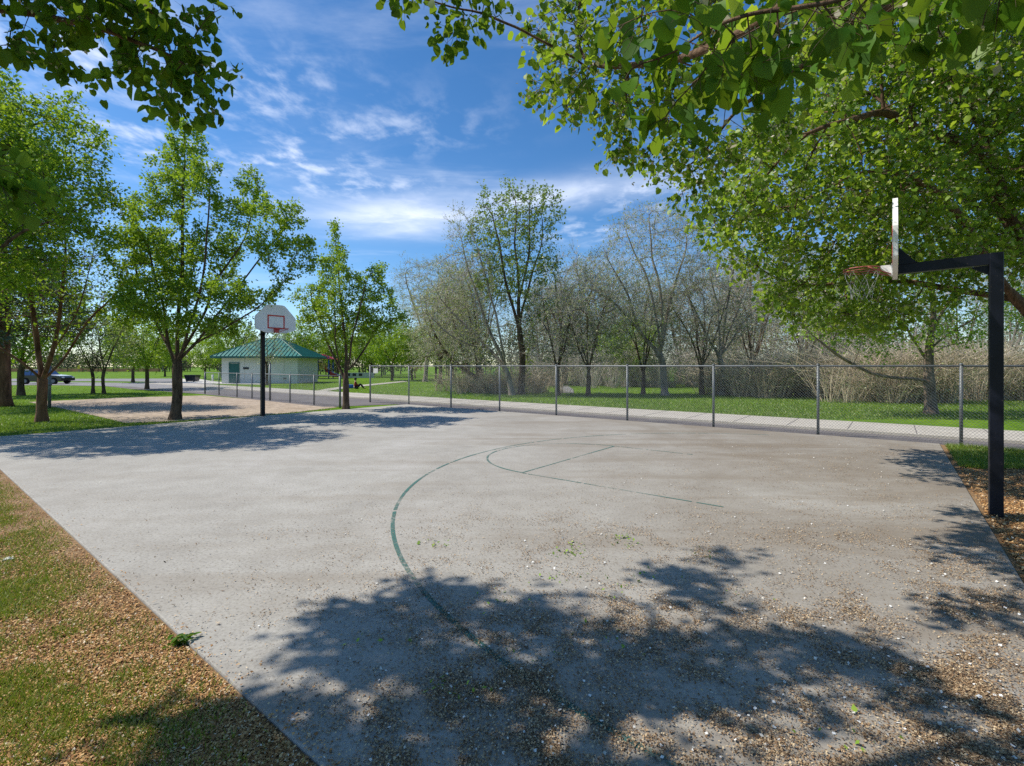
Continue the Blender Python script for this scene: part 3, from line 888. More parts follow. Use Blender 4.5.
def vball():
    p = P(49.5, 407)
    t = thing('volleyball_post', 'grey steel volleyball post at edge of the sand pit, behind the leftmost trunk', 'post', (p[0], p[1], GZ))
    MB().tube([(0, 0, 0), (0, 0, 2.2)], 0.06, 10).build('pole', M['galv'], t, True)
    MB().tube([(0, 0, 1.0), (0, 0, 1.12)], 0.085, 10).build('collar', M['galv'], t, True)
    MB().tube([(0, 0, 2.2), (0, 0, 2.25)], [0.065, 0.02], 10).build('cap', M['dark'], t, True)
vball()

def suv():
    c = at(47, 383.6, 50.3)
    t = thing('parked_suv', 'black car with white roof and bonnet on the far drive', 'car', (c[0], c[1], GZ + 0.02), 0.05)
    W = 1.7
    body = [(-2.1, 0.32), (-2.12, 0.72), (-1.98, 0.88), (0.75, 0.90), (1.85, 0.80), (2.1, 0.66), (2.12, 0.34), (1.75, 0.28), (1.62, 0.55), (1.35, 0.64), (1.08, 0.55), (0.95, 0.26), (-0.98, 0.26), (-1.12, 0.55), (-1.38, 0.64), (-1.64, 0.55), (-1.78, 0.28)]
    mb = MB(); mb.prism(body, (0, 0, 0), (1, 0, 0), (0, 0, 1), W); b = mb.build('body', M['carblack'], t)
    bv = b.modifiers.new('bev', 'BEVEL'); bv.width = 0.035; bv.segments = 2
    mb = MB()
    lo = [(-1.95, -0.78, 0.88), (0.72, -0.78, 0.88), (0.72, 0.78, 0.88), (-1.95, 0.78, 0.88)]; hi = [(-1.75, -0.66, 1.40), (0.2, -0.66, 1.40), (0.2, 0.66, 1.40), (-1.75, 0.66, 1.40)]
    v = [mb.bm.verts.new(p) for p in lo + hi]
    for f in ((0, 1, 5, 4), (1, 2, 6, 5), (2, 3, 7, 6), (3, 0, 4, 7), (4, 5, 6, 7), (3, 2, 1, 0)): mb.bm.faces.new([v[i] for i in f])
    mb.build('cabin', M['carblack'], t)
    for q in (((-1.72, 0.92), (-0.95, 0.92), (-0.95, 1.34), (-1.62, 1.34)), ((-0.85, 0.92), (0.52, 0.92), (0.16, 1.34), (-0.85, 1.34))):
        for s in (-1, 1):
            mb = MB()
            f = lambda z: 0.78 - (z - 0.88) / 0.52 * 0.12 + 0.012
            mb.poly([(x, s * f(z), z) for x, z in q]); mb.build('window', M['glass'], t)
    MB().poly([(0.69, -0.66, 0.95), (0.69, 0.66, 0.95), (0.26, 0.58, 1.36), (0.26, -0.58, 1.36)]).build('windscreen', M['glass'], t)
    MB().box(-0.78, 0, 1.425, 2.0, 1.34, 0.04, 0, 0.015).build('roof', M['carwhite'], t)
    mb = MB(); mb.prism([(0.78, 0.905), (1.86, 0.805), (1.86, 0.845), (0.78, 0.945)], (0, 0, 0), (1, 0, 0), (0, 0, 1), 1.5); mb.build('bonnet', M['carwhite'], t)
    for x in (-1.38, 1.35):
        for s in (-1, 1):
            w = MB(); w.tube([(x, s * 0.66, 0.31), (x, s * 0.88, 0.31)], 0.31, 20); w = w.build('wheel', M['rubber'], t)
            MB().tube([(x, s * 0.87, 0.31), (x, s * 0.895, 0.31)], 0.18, 14).build('rim', M['galv'], w)
    for s in (-1, 1): MB().box(2.09, s * 0.6, 0.66, 0.06, 0.28, 0.12, 0, 0.02).build('headlight', M['white'], t)
suv()

def yellow_sign():
    c = at(79, 370, 140)
    t = thing('yellow_sign', 'small yellow sign on a post at far edge of the field', 'sign', (c[0], c[1], GZ))
    MB().tube([(0, 0, 0), (0, 0, 2.3)], 0.06, 8).build('post', M['galv'], t)
    MB().box(0, -0.09, 1.6, 0.7, 0.05, 1.1, 0, 0.02).build('panel', M['yellow'], t)
yellow_sign()
c = at(60, 371, 150)
t = thing('field_fence', 'long low rust-orange fence across far edge of the green field', 'fence', (c[0], c[1], GZ))
MB().box(0, 0, 0.62, 62, 0.06, 1.0).build('panel', M['orange'], t)
for k in range(14): MB().box(-30.5 + k * 4.7, -0.08, 0.6, 0.12, 0.1, 1.2).build('post', M['dark'], t)

def sitter():
    c = P(356, 388.2)
    t = thing('person', 'person in dark red top sitting on the lawn beyond the road', 'person', (c[0], c[1], GZ), 0.4)
    j = {'pelvis': (0, 0, 0.13), 'chest': (-0.06, 0, 0.46), 'neck': (-0.05, 0, 0.62), 'head': (-0.02, 0, 0.75), 'top': (-0.01, 0, 0.85),
         'shl': (-0.05, 0.18, 0.54), 'ell': (-0.02, 0.25, 0.31), 'wrl': (0.2, 0.17, 0.36), 'hal': (0.28, 0.12, 0.38),
         'shr': (-0.05, -0.18, 0.54), 'elr': (-0.02, -0.25, 0.31), 'wrr': (0.2, -0.17, 0.36), 'har': (0.28, -0.12, 0.38),
         'hil': (0.02, 0.1, 0.12), 'knl': (0.36, 0.14, 0.40), 'anl': (0.60, 0.13, 0.07), 'tol': (0.76, 0.14, 0.05),
         'hir': (0.02, -0.1, 0.12), 'knr': (0.36, -0.14, 0.40), 'anr': (0.60, -0.13, 0.07), 'tor': (0.76, -0.14, 0.05)}
    rad = {'pelvis': .14, 'chest': .14, 'neck': .055, 'head': .095, 'top': .07, 'shl': .07, 'shr': .07, 'ell': .048, 'elr': .048, 'wrl': .034, 'wrr': .034, 'hal': .035, 'har': .035,
           'hil': .10, 'hir': .10, 'knl': .066, 'knr': .066, 'anl': .045, 'anr': .045, 'tol': .035, 'tor': .035}
    E = [('pelvis', 'chest'), ('chest', 'neck'), ('neck', 'head'), ('head', 'top'), ('chest', 'shl'), ('shl', 'ell'), ('ell', 'wrl'), ('wrl', 'hal'), ('chest', 'shr'), ('shr', 'elr'), ('elr', 'wrr'), ('wrr', 'har'),
         ('pelvis', 'hil'), ('hil', 'knl'), ('knl', 'anl'), ('anl', 'tol'), ('pelvis', 'hir'), ('hir', 'knr'), ('knr', 'anr'), ('anr', 'tor')]
    def fig(name, keep, extra, mat):
        ks = [k for k in j if k in keep]
        me = bpy.data.meshes.new(name); me.from_pydata([j[k] for k in ks], [(ks.index(a), ks.index(b)) for a, b in E if a in ks and b in ks], [])
        o = link_mesh(name, me, mat, t)
        sk = o.modifiers.new('skin', 'SKIN'); me.skin_vertices or me.attributes
        for i, k in enumerate(ks):
            me.skin_vertices[0].data[i].radius = (rad[k] + extra, rad[k] + extra)
            me.skin_vertices[0].data[i].use_root = (i == 0)
        s = o.modifiers.new('sub', 'SUBSURF'); s.levels = s.render_levels = 2
        return o
    bpy.context.view_layer.update()
    def fig2(name, keep, extra, mat):
        ks = [k for k in j if k in keep]
        bm = bmesh.new(); lay = bm.verts.layers.skin.verify()
        vs = [bm.verts.new(j[k]) for k in ks]
        for v, k in zip(vs, ks): v[lay].radius = (rad[k] + extra, rad[k] + extra)
        vs[0][lay].use_root = True
        for a, b in E:
            if a in ks and b in ks: bm.edges.new((vs[ks.index(a)], vs[ks.index(b)]))
        me = bpy.data.meshes.new(name); bm.to_mesh(me); bm.free()
        o = link_mesh(name, me, mat, t)
        o.modifiers.new('skin', 'SKIN'); s = o.modifiers.new('sub', 'SUBSURF'); s.levels = s.render_levels = 2
        return o
    fig2('body', set(j), 0, M['skin'])
    fig2('jacket', {'pelvis', 'chest', 'shl', 'ell', 'wrl', 'shr', 'elr', 'wrr'}, 0.014, M['jacket'])
    fig2('trousers', {'pelvis', 'hil', 'knl', 'anl', 'hir', 'knr', 'anr'}, 0.018, M['trousers'])
    mb = MB(); bmesh.ops.create_uvsphere(mb.bm, u_segments=14, v_segments=8, radius=0.115)
    for v in mb.bm.verts: v.co = Vector((v.co.x - 0.045, v.co.y, v.co.z * 0.9 + 0.82))
    mb.build('hair', M['hair'], t, True)
sitter()
c = P(350.5, 387.6)
t = thing('bag', 'blue bag lying on the lawn left of the sitting person', 'bag', (c[0], c[1], GZ), 0.3)
MB().box(0, 0, 0.16, 0.5, 0.28, 0.32, 0, 0.07).build('body', M['blue'], t, True)
mb = MB(); mb.tube([(-0.15, 0, 0.3), (-0.1, 0, 0.42), (0.1, 0, 0.42), (0.15, 0, 0.3)], 0.018, 6); mb.build('handle', M['dark'], t, True)

# crumpled paper on the grass at left
p = P(8, 557)
t = tag(None or empty('paper_scrap', (p[0], p[1], GZ)), 'small crumpled white paper scrap on the grass at left edge', 'litter')
bm = bmesh.new(); bmesh.ops.create_icosphere(bm, subdivisions=3, radius=0.05)
for v in bm.verts:
    k = float(vnoise(v.co.x * 60 + 9, v.co.y * 60 + v.co.z * 45 + 20)); v.co *= 0.6 + 0.8 * k; v.co.z = v.co.z * 0.6 + 0.03
me = bpy.data.meshes.new('paper'); bm.to_mesh(me); bm.free()
link_mesh('crumpled_sheet', me, M['petal'], t)

# =================================================================== TREES
def add_tree(name, label, cat, base, grows, bark, leafm, twigm, group=None):
    """grows: list of dict(g=Grow, tw=(rmax,per,len,...), lv=list of (per,size,seed,kind,material slot))"""
    t = tree(name, label, cat, base, group)
    wood = []; crown = []
    for k, G in enumerate(grows):
        g = G['g']; v, f = g.wood(G.get('flare', 1.45), G.get('minr', 0)); wood.append((v, f, 0))
        for q, T in enumerate(G['tw']):
            T = dict(T); lv = T.pop('lv', []); tr = T.pop('r', 0.004)
            tw = g.twigs(**T)
            v, f = twig_tris(*tw[:3], tr); crown.append((v, f, 0))
            for L in lv:
                L = dict(L); slot = L.pop('slot', 1)
                v, f = leaves_on(tw, **L); crown.append((v, f, slot))
    put('trunk', wood, bark, t, True)
    put('crown', crown, [twigm] + list(leafm), t, True)
    return t

def base_limb(px, py, D, *pts):
    b = at(px, py, D); b[2] = GZ - 0.03
    return [b] + [at(p[0], p[1], D + (p[2] if len(p) > 2 else 0)) for p in pts]

def simple_tree(name, label, D, trunk, limbs, es, n, step, rbase, bark, leafm, twigm, twk, seed, group=None, kill=None, up=0.1, jit=0.12, flare=1.5, rtip=0.006, cat='tree', wob=0.12):
    tl = base_limb(trunk[0][0], trunk[0][1], D, *trunk[1:])
    ls = [tl] + [px_limb(D, l) for l in limbs]
    A = ell(n, seed, *[(e[0], e[1], e[2], e[3], D + (e[5] if len(e) > 5 else 0), e[4]) for e in es])
    g = Grow(ls, A, step, kill or step * 1.1, rbase, rtip, up, jit, seed=seed, wob=wob)
    return add_tree(name, label, cat, tl[0], [dict(g=g, tw=twk, flare=flare)], bark, leafm, twigm, group)

# --- three shade trees beside the far end of the court
simple_tree('shade_tree', 'upright leafy shade tree left of the far hoop, trunk rising from edge of sand pit', 16.9,
    [(175, 418), (175.5, 395), (177, 372), (177, 362)],
    [[(177, 368), (168, 345, -.3), (161, 300, -.6), (142, 225, -.8)], [(177, 362), (178, 320, .3), (184, 240, .2), (186, 135)], [(178, 362), (188, 330, -.5), (204, 270, -.9), (212, 180, -1)],
     [(178, 364), (196, 342, .2), (240, 292, .5), (292, 225, .6)], [(178, 360), (204, 312, .8), (244, 240, 1), (258, 180, 1)], [(177, 365), (160, 335, .8), (135, 280, 1.2), (128, 210, 1)], [(196, 342, .2), (250, 315, -.4), (292, 275, -.6)]],
    [(186, 150, 13, 44, .9), (168, 195, 12, 46, .9, .8), (206, 200, 12, 46, .9, -1), (147, 232, 12, 46, .9, .6), (128, 255, 11, 42, .9, -.8), (188, 262, 18, 50, 1.4, .2), (224, 262, 12, 36, 1.1, 1.4), (250, 212, 12, 38, .9, .8), (268, 235, 11, 40, .9, -1), (291, 235, 12, 34, .8, .5), (306, 255, 9, 26, .7, -.2), (245, 298, 30, 13, 1.3, -.4), (152, 300, 26, 22, 1.4, -1.4), (196, 326, 42, 12, 1.6), (120, 308, 13, 24, .9, 1), (170, 270, 16, 40, 1, 2)],
    900, 0.30, 0.155, M['bark'], [M['leaf']], M['twig'],
    [dict(rmax=0.022, per=6, length=0.40, seed=3, up=0.3, lv=[dict(per=14, size=0.10, seed=5, jit=0.065)])], 21)

simple_tree('shade_tree', 'small slender leafy tree right of the far hoop at end of the low fence', 20.4,
    [(346, 407.5), (346, 390), (346, 378)],
    [[(346, 380), (336, 362, .2), (322, 332, .4), (308, 295, .3)], [(346, 378), (346, 345), (341, 300), (335, 232)], [(346, 376), (352, 345, -.5), (360, 310, -.6), (372, 272, -.4)], [(346, 374), (366, 352, .3), (376, 325, .4), (402, 318, .3)], [(341, 368), (333, 345, -.6), (332, 300, -.8)]],
    [(335, 243, 7, 24, .6), (326, 275, 8, 24, .8, .5), (343, 280, 8, 26, .8, -.5), (316, 300, 8, 22, .9, .8), (335, 315, 20, 18, 1.5), (361, 300, 9, 26, .9, .6), (376, 282, 9, 22, .9, -.4), (386, 300, 10, 14, .9), (400, 318, 14, 7, .8), (372, 325, 22, 12, 1.2, .4), (309, 322, 13, 10, .9, -.4), (350, 335, 24, 10, 1.2), (298, 300, 5, 8, .5)],
    520, 0.28, 0.125, M['bark'], [M['leaf']], M['twig'],
    [dict(rmax=0.020, per=5, length=0.36, seed=4, up=0.3, lv=[dict(per=13, size=0.10, seed=6, jit=0.065)])], 33)

simple_tree('shade_tree', 'spreading half-bare tree with forked trunk nearest the left edge of the sand pit', 16.2,
    [(42, 420), (42, 400), (43, 380)],
    [[(42, 384), (25, 362, -.4), (-10, 340, -.8), (-50, 310, -.8)], [(43, 380), (40, 350, .3), (32, 305, .4), (15, 240, .3)], [(43, 379), (52, 350, -.3), (62, 300, -.5), (66, 225, -.5)], [(44, 381), (62, 355, .3), (88, 318, .3), (122, 285, 0)], [(52, 350, -.3), (78, 310, -1), (95, 250, -1)]],
    [(20, 260, 50, 60, 2.4), (70, 250, 40, 65, 2.2), (100, 280, 26, 38, 1.8), (-20, 290, 50, 45, 2.4), (55, 320, 50, 22, 1.8)],
    620, 0.36, 0.135, M['bark_red'], [M['leaf_light']], M['twig'],
    [dict(rmax=0.024, per=6, length=0.62, seed=5, up=0.25, lv=[dict(per=1, size=0.105, seed=7, jit=0.07), dict(per=.5, size=.1, seed=8, jit=.12)])], 45)

simple_tree('shade_tree', 'dense bright green tree whose crown fills the upper left edge', 13.2,
    [(-105, 440), (-105, 400), (-100, 360)],
    [[(-100, 360), (-80, 280, .3), (-30, 190, .5), (40, 120, .4)], [(-100, 365), (-60, 300, -.6), (10, 240, -.8), (70, 215, -.8)], [(-100, 355), (-110, 250), (-90, 120), (-60, 60)], [(-105, 360), (-160, 270), (-200, 180)], [(-90, 320), (-40, 270, 1), (40, 180, 1.2)]],
    [(40, 130, 46, 46, 1.9), (-10, 180, 60, 70, 2.6), (60, 200, 48, 44, 2.0), (-70, 130, 70, 80, 2.8), (-90, 230, 90, 60, 2.8), (0, 265, 60, 34, 2.0), (85, 150, 24, 24, 1.0)],
    700, 0.36, 0.24, M['bark'], [M['leaf']], M['twig'],
    [dict(rmax=0.022, per=7, length=0.48, seed=8, up=0.15, lv=[dict(per=13, size=0.10, seed=9, jit=0.08)])], 57)

# --- pine and small trunks on the left lawn
def pine(name, label, px, py, D, hgt, wid, rb, seed, lean=0):
    b = at(px, py, D); b[2] = GZ - 0.03; r = np.random.default_rng(seed)
    t = tree(name, label, 'tree', b)
    mb = MB(); mb.tube([(0, 0, -0.05), (0, 0, .4), (lean * .3, 0, hgt * .5), (lean, 0, hgt)], [rb * 1.35, rb, rb * .6, 0.02], 12)
    mb.build('trunk', M['bark_red'], t, True)
    crown = []; S = []; E_ = []
    nz = int(hgt * 5.2)
    for k in range(nz):
        z = hgt * (0.24 + 0.76 * k / nz); f = (1 - (z / hgt - 0.24) / 0.76); L = wid * (0.25 + 0.75 * f ** 0.8) * r.uniform(0.7, 1.05)
        for q in range(3):
            a = r.uniform(0, 2 * math.pi); d = np.array([math.cos(a), math.sin(a), r.uniform(-0.25, 0.25)])
            S.append(np.array([lean * z / hgt, 0, z])); E_.append(S[-1] + d * L)
    S = np.array(S); E_ = np.array(E_); mid = (S + E_) / 2 + np.array([0, 0, -0.1])
    v, f = twig_tris(S, mid, E_, 0.03); crown.append((v, f, 0))
    n = len(S); k = np.repeat(np.arange(n), 130); tt = r.random(len(k)) ** 0.6
    C = S[k] + (E_[k] - S[k]) * tt[:, None] + r.normal(size=(len(k), 3)) * 0.28 * np.array([1, 1, 0.45])
    D_ = unit(unit(E_[k] - S[k]) * 0.5 + rand_dirs(len(k), r) + np.array([0, 0, 0.3])); W = unit(np.cross(D_, rand_dirs(len(k), r)))
    v, f = kites(C, D_, W, r.uniform(0.18, 0.34, len(k)), 0.05); crown.append((v, f, 1))
    V, Fq, mi = merge(crown)
    link_mesh('crown', np_mesh('crown', V, Fq, mi), [M['twig'], M['needle']], t)
    return t
pine('pine_tree', 'dark pine with thick reddish trunk at the left edge of the lawn', 3, 405, 22.4, 12.5, 4.3, 0.30, 5)

# --- library trees: built once, copied with their parts
def lib_tree(name, label, base, hgt, spread, fork, rbase, n, step, bark, leafm, twigm, twk, seed, group=None, vase=0.5, kill=None, up=0.1, rtip=0.006, nl=5, lean=(0, 0)):
    r = np.random.default_rng(seed); b = np.array([base[0], base[1], GZ - 0.03])
    lx = np.array([lean[0], lean[1], 0.0])
    tl = [b, b + np.array([0, 0, fork * .5]) + lx * .15, b + np.array([0, 0, fork]) + lx * .3]
    ls = [tl]
    for k in range(nl):
        a = 2 * math.pi * (k + r.uniform(-.25, .25)) / nl; q = spread * r.uniform(.35, .75)
        d = np.array([math.cos(a), math.sin(a), 0])
        top = b + lx + d * q + np.array([0, 0, hgt * r.uniform(.62, .86)])
        m = b + lx * .55 + d * q * vase + np.array([0, 0, fork + (hgt - fork) * .35])
        ls.append([tl[2] + np.array([0, 0, -r.uniform(0, fork * .25)]), m, top])
    k = n
    d = unit(r.normal(size=(k, 3))) * (r.random((k, 1)) ** .28)
    cz = (fork * .9 + hgt) / 2
    A = b + lx * .8 + d * np.array([spread, spread, (hgt - fork * .9) / 2]) + np.array([0, 0, cz])
    A = A[fnoise(A[:, 0] * .9 + seed, A[:, 2] * .9 + A[:, 1] * .7, 2) > .36]
    g = Grow(ls, A, step, kill or step * 1.1, rbase, rtip, up, .14, seed=seed, wob=0.13)
    return add_tree(name, label, 'tree', b, [dict(g=g, tw=twk)], bark, leafm, twigm, group)

def copy_tree(src, label, loc, s, rz, name=None, group=None, sz=None):
    c = src.copy(); col.objects.link(c)
    c.location = (loc[0], loc[1], GZ); c.scale = (s, s, sz or s); c.rotation_euler = (0, 0, rz); c['label'] = label
    if group: c['group'] = group
    elif 'group' in c: del c['group']
    if name: c.name = name
    for ch in src.children:
        d = ch.copy(); col.objects.link(d); d.parent = c
    return c

small = lib_tree('young_tree', 'young leafy tree on the lawn, middle one behind the left shade trees', P(147, 388.5), 6.6, 2.9, 1.7, 0.135, 330, .36, M['bark'], [M['leaf_light']], M['twig'],
    [dict(rmax=.02, per=4, length=.6, seed=2, lv=[dict(per=10, size=.15, seed=3, jit=.11)])], 71)
sparse = lib_tree('young_tree', 'thin sparse-leaved tree on the lawn just right of the volleyball post', P(104, 393), 5.6, 2.4, 1.5, 0.095, 260, .36, M['bark'], [M['leaf_pale']], M['twig'],
    [dict(rmax=.02, per=4, length=.6, seed=2, lv=[dict(per=3, size=.11, seed=3, jit=.1)])], 72)
copy_tree(sparse, 'leaning thin-trunked tree just left of the sparse pair on the lawn', P(93, 392.6), 1.0, 2.1)
copy_tree(small, 'young leafy tree standing on the strip between the two far drives', P(133, 382), 1.1, 1.3)
copy_tree(small, 'young tree with pale trunk between the pine and the forked tree', P(21, 394.5), 1.25, 2.2)
bsm = lib_tree('young_tree', 'sparse yellowish young tree in front of the restroom building', P(267, 384.5), 5.4, 2.5, 2.1, 0.12, 300, .34, M['bark'], [M['leaf_pale']], M['twig_grey'],
    [dict(rmax=.02, per=4, length=.6, seed=2, lv=[dict(per=1, size=.12, seed=3, jit=.1)])], 73)

# green trees in the distance
for px, D, s, rz, lab in ((232, 66, 1.25, .4, 'round green tree behind left end of the restroom building'), (205, 70, 1.0, 1.9, 'low green tree left of the restroom building'),
                          (296, 72, 1.25, 3.1, 'green tree behind right end of the restroom roof'), (392, 62, 1.15, 4.0, 'dark round green tree on the far lawn right of the small shade tree'),
                          (372, 78, 1.2, 5.0, 'green tree behind the low pale wall'), (338, 84, 1.25, .9, 'light green tree behind the playground structure'),
                          (412, 66, 1.1, 1.2, 'green tree far off behind the footpath bend'), (436, 70, 1.2, 3.6, 'green tree far off just left of the grey willow'),
                          (628, 44, .95, 2.5, 'fresh green young tree among the bare trees beyond the fence'), (165, 86, 1.05, 2.9, 'green tree at far edge of the field behind the tall left shade tree')):
    copy_tree(small, lab, ((px - 512) / F * D, D), s, rz, 'green_tree', 'green trees in the distance')

pink = lib_tree('blossom_tree', 'small pink blossoming tree far off on the lawn', ((415 - 512) / F * 72, 72), 3.4, 1.5, .9, 0.1, 140, .3, M['bark'], [M['leaf_pink']], M['twig'],
    [dict(rmax=.02, per=3, length=.5, seed=2, lv=[dict(per=5, size=.13, seed=3, jit=.1)])], 74)

# --- cottonwood and its neighbours
simple_tree('cottonwood_tree', 'tallest tree beyond the road, upright with fresh green crown against the sky', 32,
    [(521, 394), (521, 375), (520, 340)],
    [[(520, 345), (519, 300), (517, 250), (514, 195)], [(519, 330), (528, 290, .6), (540, 245, .8), (545, 205, .8)], [(520, 335), (508, 290, -.8), (496, 240, -1), (486, 205, -1)], [(519, 300), (528, 250, -.8), (528, 195, -1)], [(523, 392, .4), (528, 350, .8), (536, 310, 1)]],
    [(510, 205, 36, 20, 2.4), (505, 240, 42, 28, 3.0), (540, 215, 22, 28, 2.0), (510, 280, 40, 28, 2.8), (540, 265, 18, 30, 1.8), (536, 310, 20, 16, 1.5)],
    760, .50, .21, M['bark'], [M['leaf_cw']], M['twig'],
    [dict(rmax=.028, per=5, length=.7, seed=3, up=.35, r=.006, lv=[dict(per=6, size=.16, seed=5, jit=.08)])], 81, rtip=.009)
simple_tree('bare_tree', 'leaning sparse tree with several stems at left of the tall cottonwood', 31,
    [(512, 394), (509, 380), (506, 368)],
    [[(506, 368), (494, 340), (478, 300), (462, 240)], [(506, 366), (486, 348, .5), (460, 318, .8), (436, 292, .8)], [(507, 370), (500, 330, -.6), (487, 280, -.8), (470, 222, -.8)], [(486, 348, .5), (470, 345, -.5), (440, 330, -1)]],
    [(462, 230, 18, 24, 1.6), (462, 275, 28, 30, 2.4), (440, 310, 30, 26, 2.2), (485, 290, 20, 40, 2), (475, 345, 30, 22, 2)],
    1100, .42, .18, M['bark_pale'], [M['leaf_pale']], M['twig_grey'],
    [dict(rmax=.024, per=6, length=.85, seed=3, up=.3, r=.0065, lv=[dict(per=2, size=.10, seed=5, jit=.04)])], 82, rtip=.008)
simple_tree('bare_tree', 'grey-green willow with dark leaning trunk beyond left end of the tall fence', 34,
    [(492, 392), (478, 378), (462, 368)],
    [[(462, 368), (445, 352), (432, 330), (424, 300)], [(470, 372), (458, 340, .8), (448, 300, 1)], [(478, 376), (474, 345, -.8), (468, 310, -1)]],
    [(425, 320, 24, 34, 2.6), (450, 320, 24, 40, 2.6), (430, 350, 28, 20, 2.4), (470, 340, 20, 30, 2)],
    480, .42, .17, M['bark'], [M['leaf_pale']], M['twig_grey'],
    [dict(rmax=.024, per=6, length=.9, seed=3, up=.2, r=.0065, lv=[dict(per=3, size=.10, seed=5, jit=.04)])], 83, rtip=.008)
big_bare = simple_tree('bare_tree', 'broad tall bare tree with silvery twigs, highest of the leafless ones', 30.5,
    [(665, 395), (664, 375), (660, 352)],
    [[(660, 355), (640, 330, .5), (612, 300, .8), (588, 285, .8)], [(660, 350), (655, 310), (640, 260), (622, 222)], [(660, 352), (662, 310, -.8), (652, 255, -1), (648, 212, -1)], [(661, 350), (672, 300, .8), (684, 250, 1), (690, 215, 1)], [(640, 330, .5), (625, 290, 0), (606, 255, 0)]],
    [(650, 235, 44, 28, 3), (612, 275, 34, 30, 2.6), (660, 280, 50, 30, 3), (690, 250, 26, 34, 2.4), (585, 305, 24, 24, 2), (630, 320, 44, 20, 2.4)],
    1700, .42, .20, M['bark_pale'], [M['leaf_pale']], M['twig_grey'],
    [dict(rmax=.024, per=6, length=.9, seed=3, up=.4, r=.0065, lv=[dict(per=2, size=.10, seed=5, jit=.04)])], 84, rtip=.008)
simple_tree('bare_tree', 'leafless fan-shaped tree right of the tallest bare tree', 31,
    [(722, 394), (722, 375), (721, 355)],
    [[(721, 358), (700, 320), (685, 285)], [(721, 355), (716, 310, .6), (706, 265, .8)], [(721, 355), (728, 310, -.6), (734, 260, -.8)], [(721, 357), (742, 325, .4), (768, 295, .6)], [(721, 356), (735, 320, 1), (752, 275, 1.2)]],
    [(720, 280, 50, 30, 3), (690, 305, 32, 28, 2.4), (755, 300, 34, 28, 2.4), (720, 325, 52, 18, 2.6)],
    1400, .42, .17, M['bark_pale'], [M['leaf_pale']], M['twig_grey'],
    [dict(rmax=.022, per=6, length=.9, seed=3, up=.4, r=.0065, lv=[dict(per=.6, size=.1, seed=5, jit=.04)])], 85, rtip=.008)
mid_bare = lib_tree('bare_tree', 'thin brown twiggy tree just right of the tall cottonwood', P(558, 394.5), 7.4, 2.6, 1.6, .14, 800, .40, M['bark'], [M['leaf_pale']], M['twig_grey'],
    [dict(rmax=.022, per=7, length=.8, seed=3, up=.35, r=.0065, lv=[dict(per=1, size=.10, seed=5, jit=.04)])], 86, rtip=.008, vase=.4)
copy_tree(mid_bare, 'twin slanting bare trunk left of the post in front of the green tree', P(588, 395), 1.0, 2.0)
copy_tree(mid_bare, 'short bare tree standing left of the tallest bare tree', P(643, 393.5), .95, 3.3)
copy_tree(mid_bare, 'dark slanting bare tree between the tallest bare tree and the fan-shaped one', P(702, 394), 1.1, 4.4)
copy_tree(mid_bare, 'bare tree at left end of the tan thicket', P(752, 391), 1.15, 5.2)
copy_tree(mid_bare, 'bare tree behind the tan thicket left of the pale-trunked tree', P(805, 388), 1.3, .7)
br = np.random.default_rng(5)
k = 0
for px in (425, 440, 452, 468, 480, 540, 553, 565, 582, 600, 616, 632, 656, 680, 706, 735, 752, 770, 800, 820, 838, 870, 905, 960, 1010):
    D = 46 + 14 * br.random(); src = big_bare if k % 3 == 0 else mid_bare
    s = (.85 + .35 * br.random()) * (1.08 if src is big_bare else 1.6)
    copy_tree(src, 'grey leafless tree in the hazy row behind the nearer bare trees', ((px - 512) / F * D, D), s, br.uniform(0, 6.28), 'background_tree', 'leafless trees in the back row')
    k += 1

# --- pale-trunked tree beyond the road at right
simple_tree('shade_tree', 'pale-trunked tree with long low left limb standing on the grass behind the fence', 18.7,
    [(931, 414), (931, 398), (931, 372), (932, 340)],
    [[(930, 378), (905, 380, -.2), (870, 376, -.4), (830, 350, -.6), (800, 325, -.6)], [(931, 362), (915, 345, .4), (895, 310, .8)], [(932, 340), (932, 300), (930, 240)], [(932, 348), (955, 328, -.3), (985, 312, -.5), (1010, 300, -.5)], [(931, 356), (950, 345, .8), (985, 345, 1)], [(932, 330), (960, 280, .4), (985, 230, .6)]],
    [(860, 290, 60, 40, 2.2), (930, 240, 70, 50, 2.6), (830, 325, 40, 18, 1.4), (985, 310, 40, 30, 2), (900, 330, 50, 18, 1.6)],
    640, .38, .185, M['bark_mid'], [M['leaf_light'], M['flower']], M['twig_grey'],
    [dict(rmax=.022, per=6, length=.6, seed=3, up=.1, lv=[dict(per=7, size=.105, seed=5, jit=.09), dict(per=1, size=.06, seed=6, jit=.09, slot=2)])], 91)

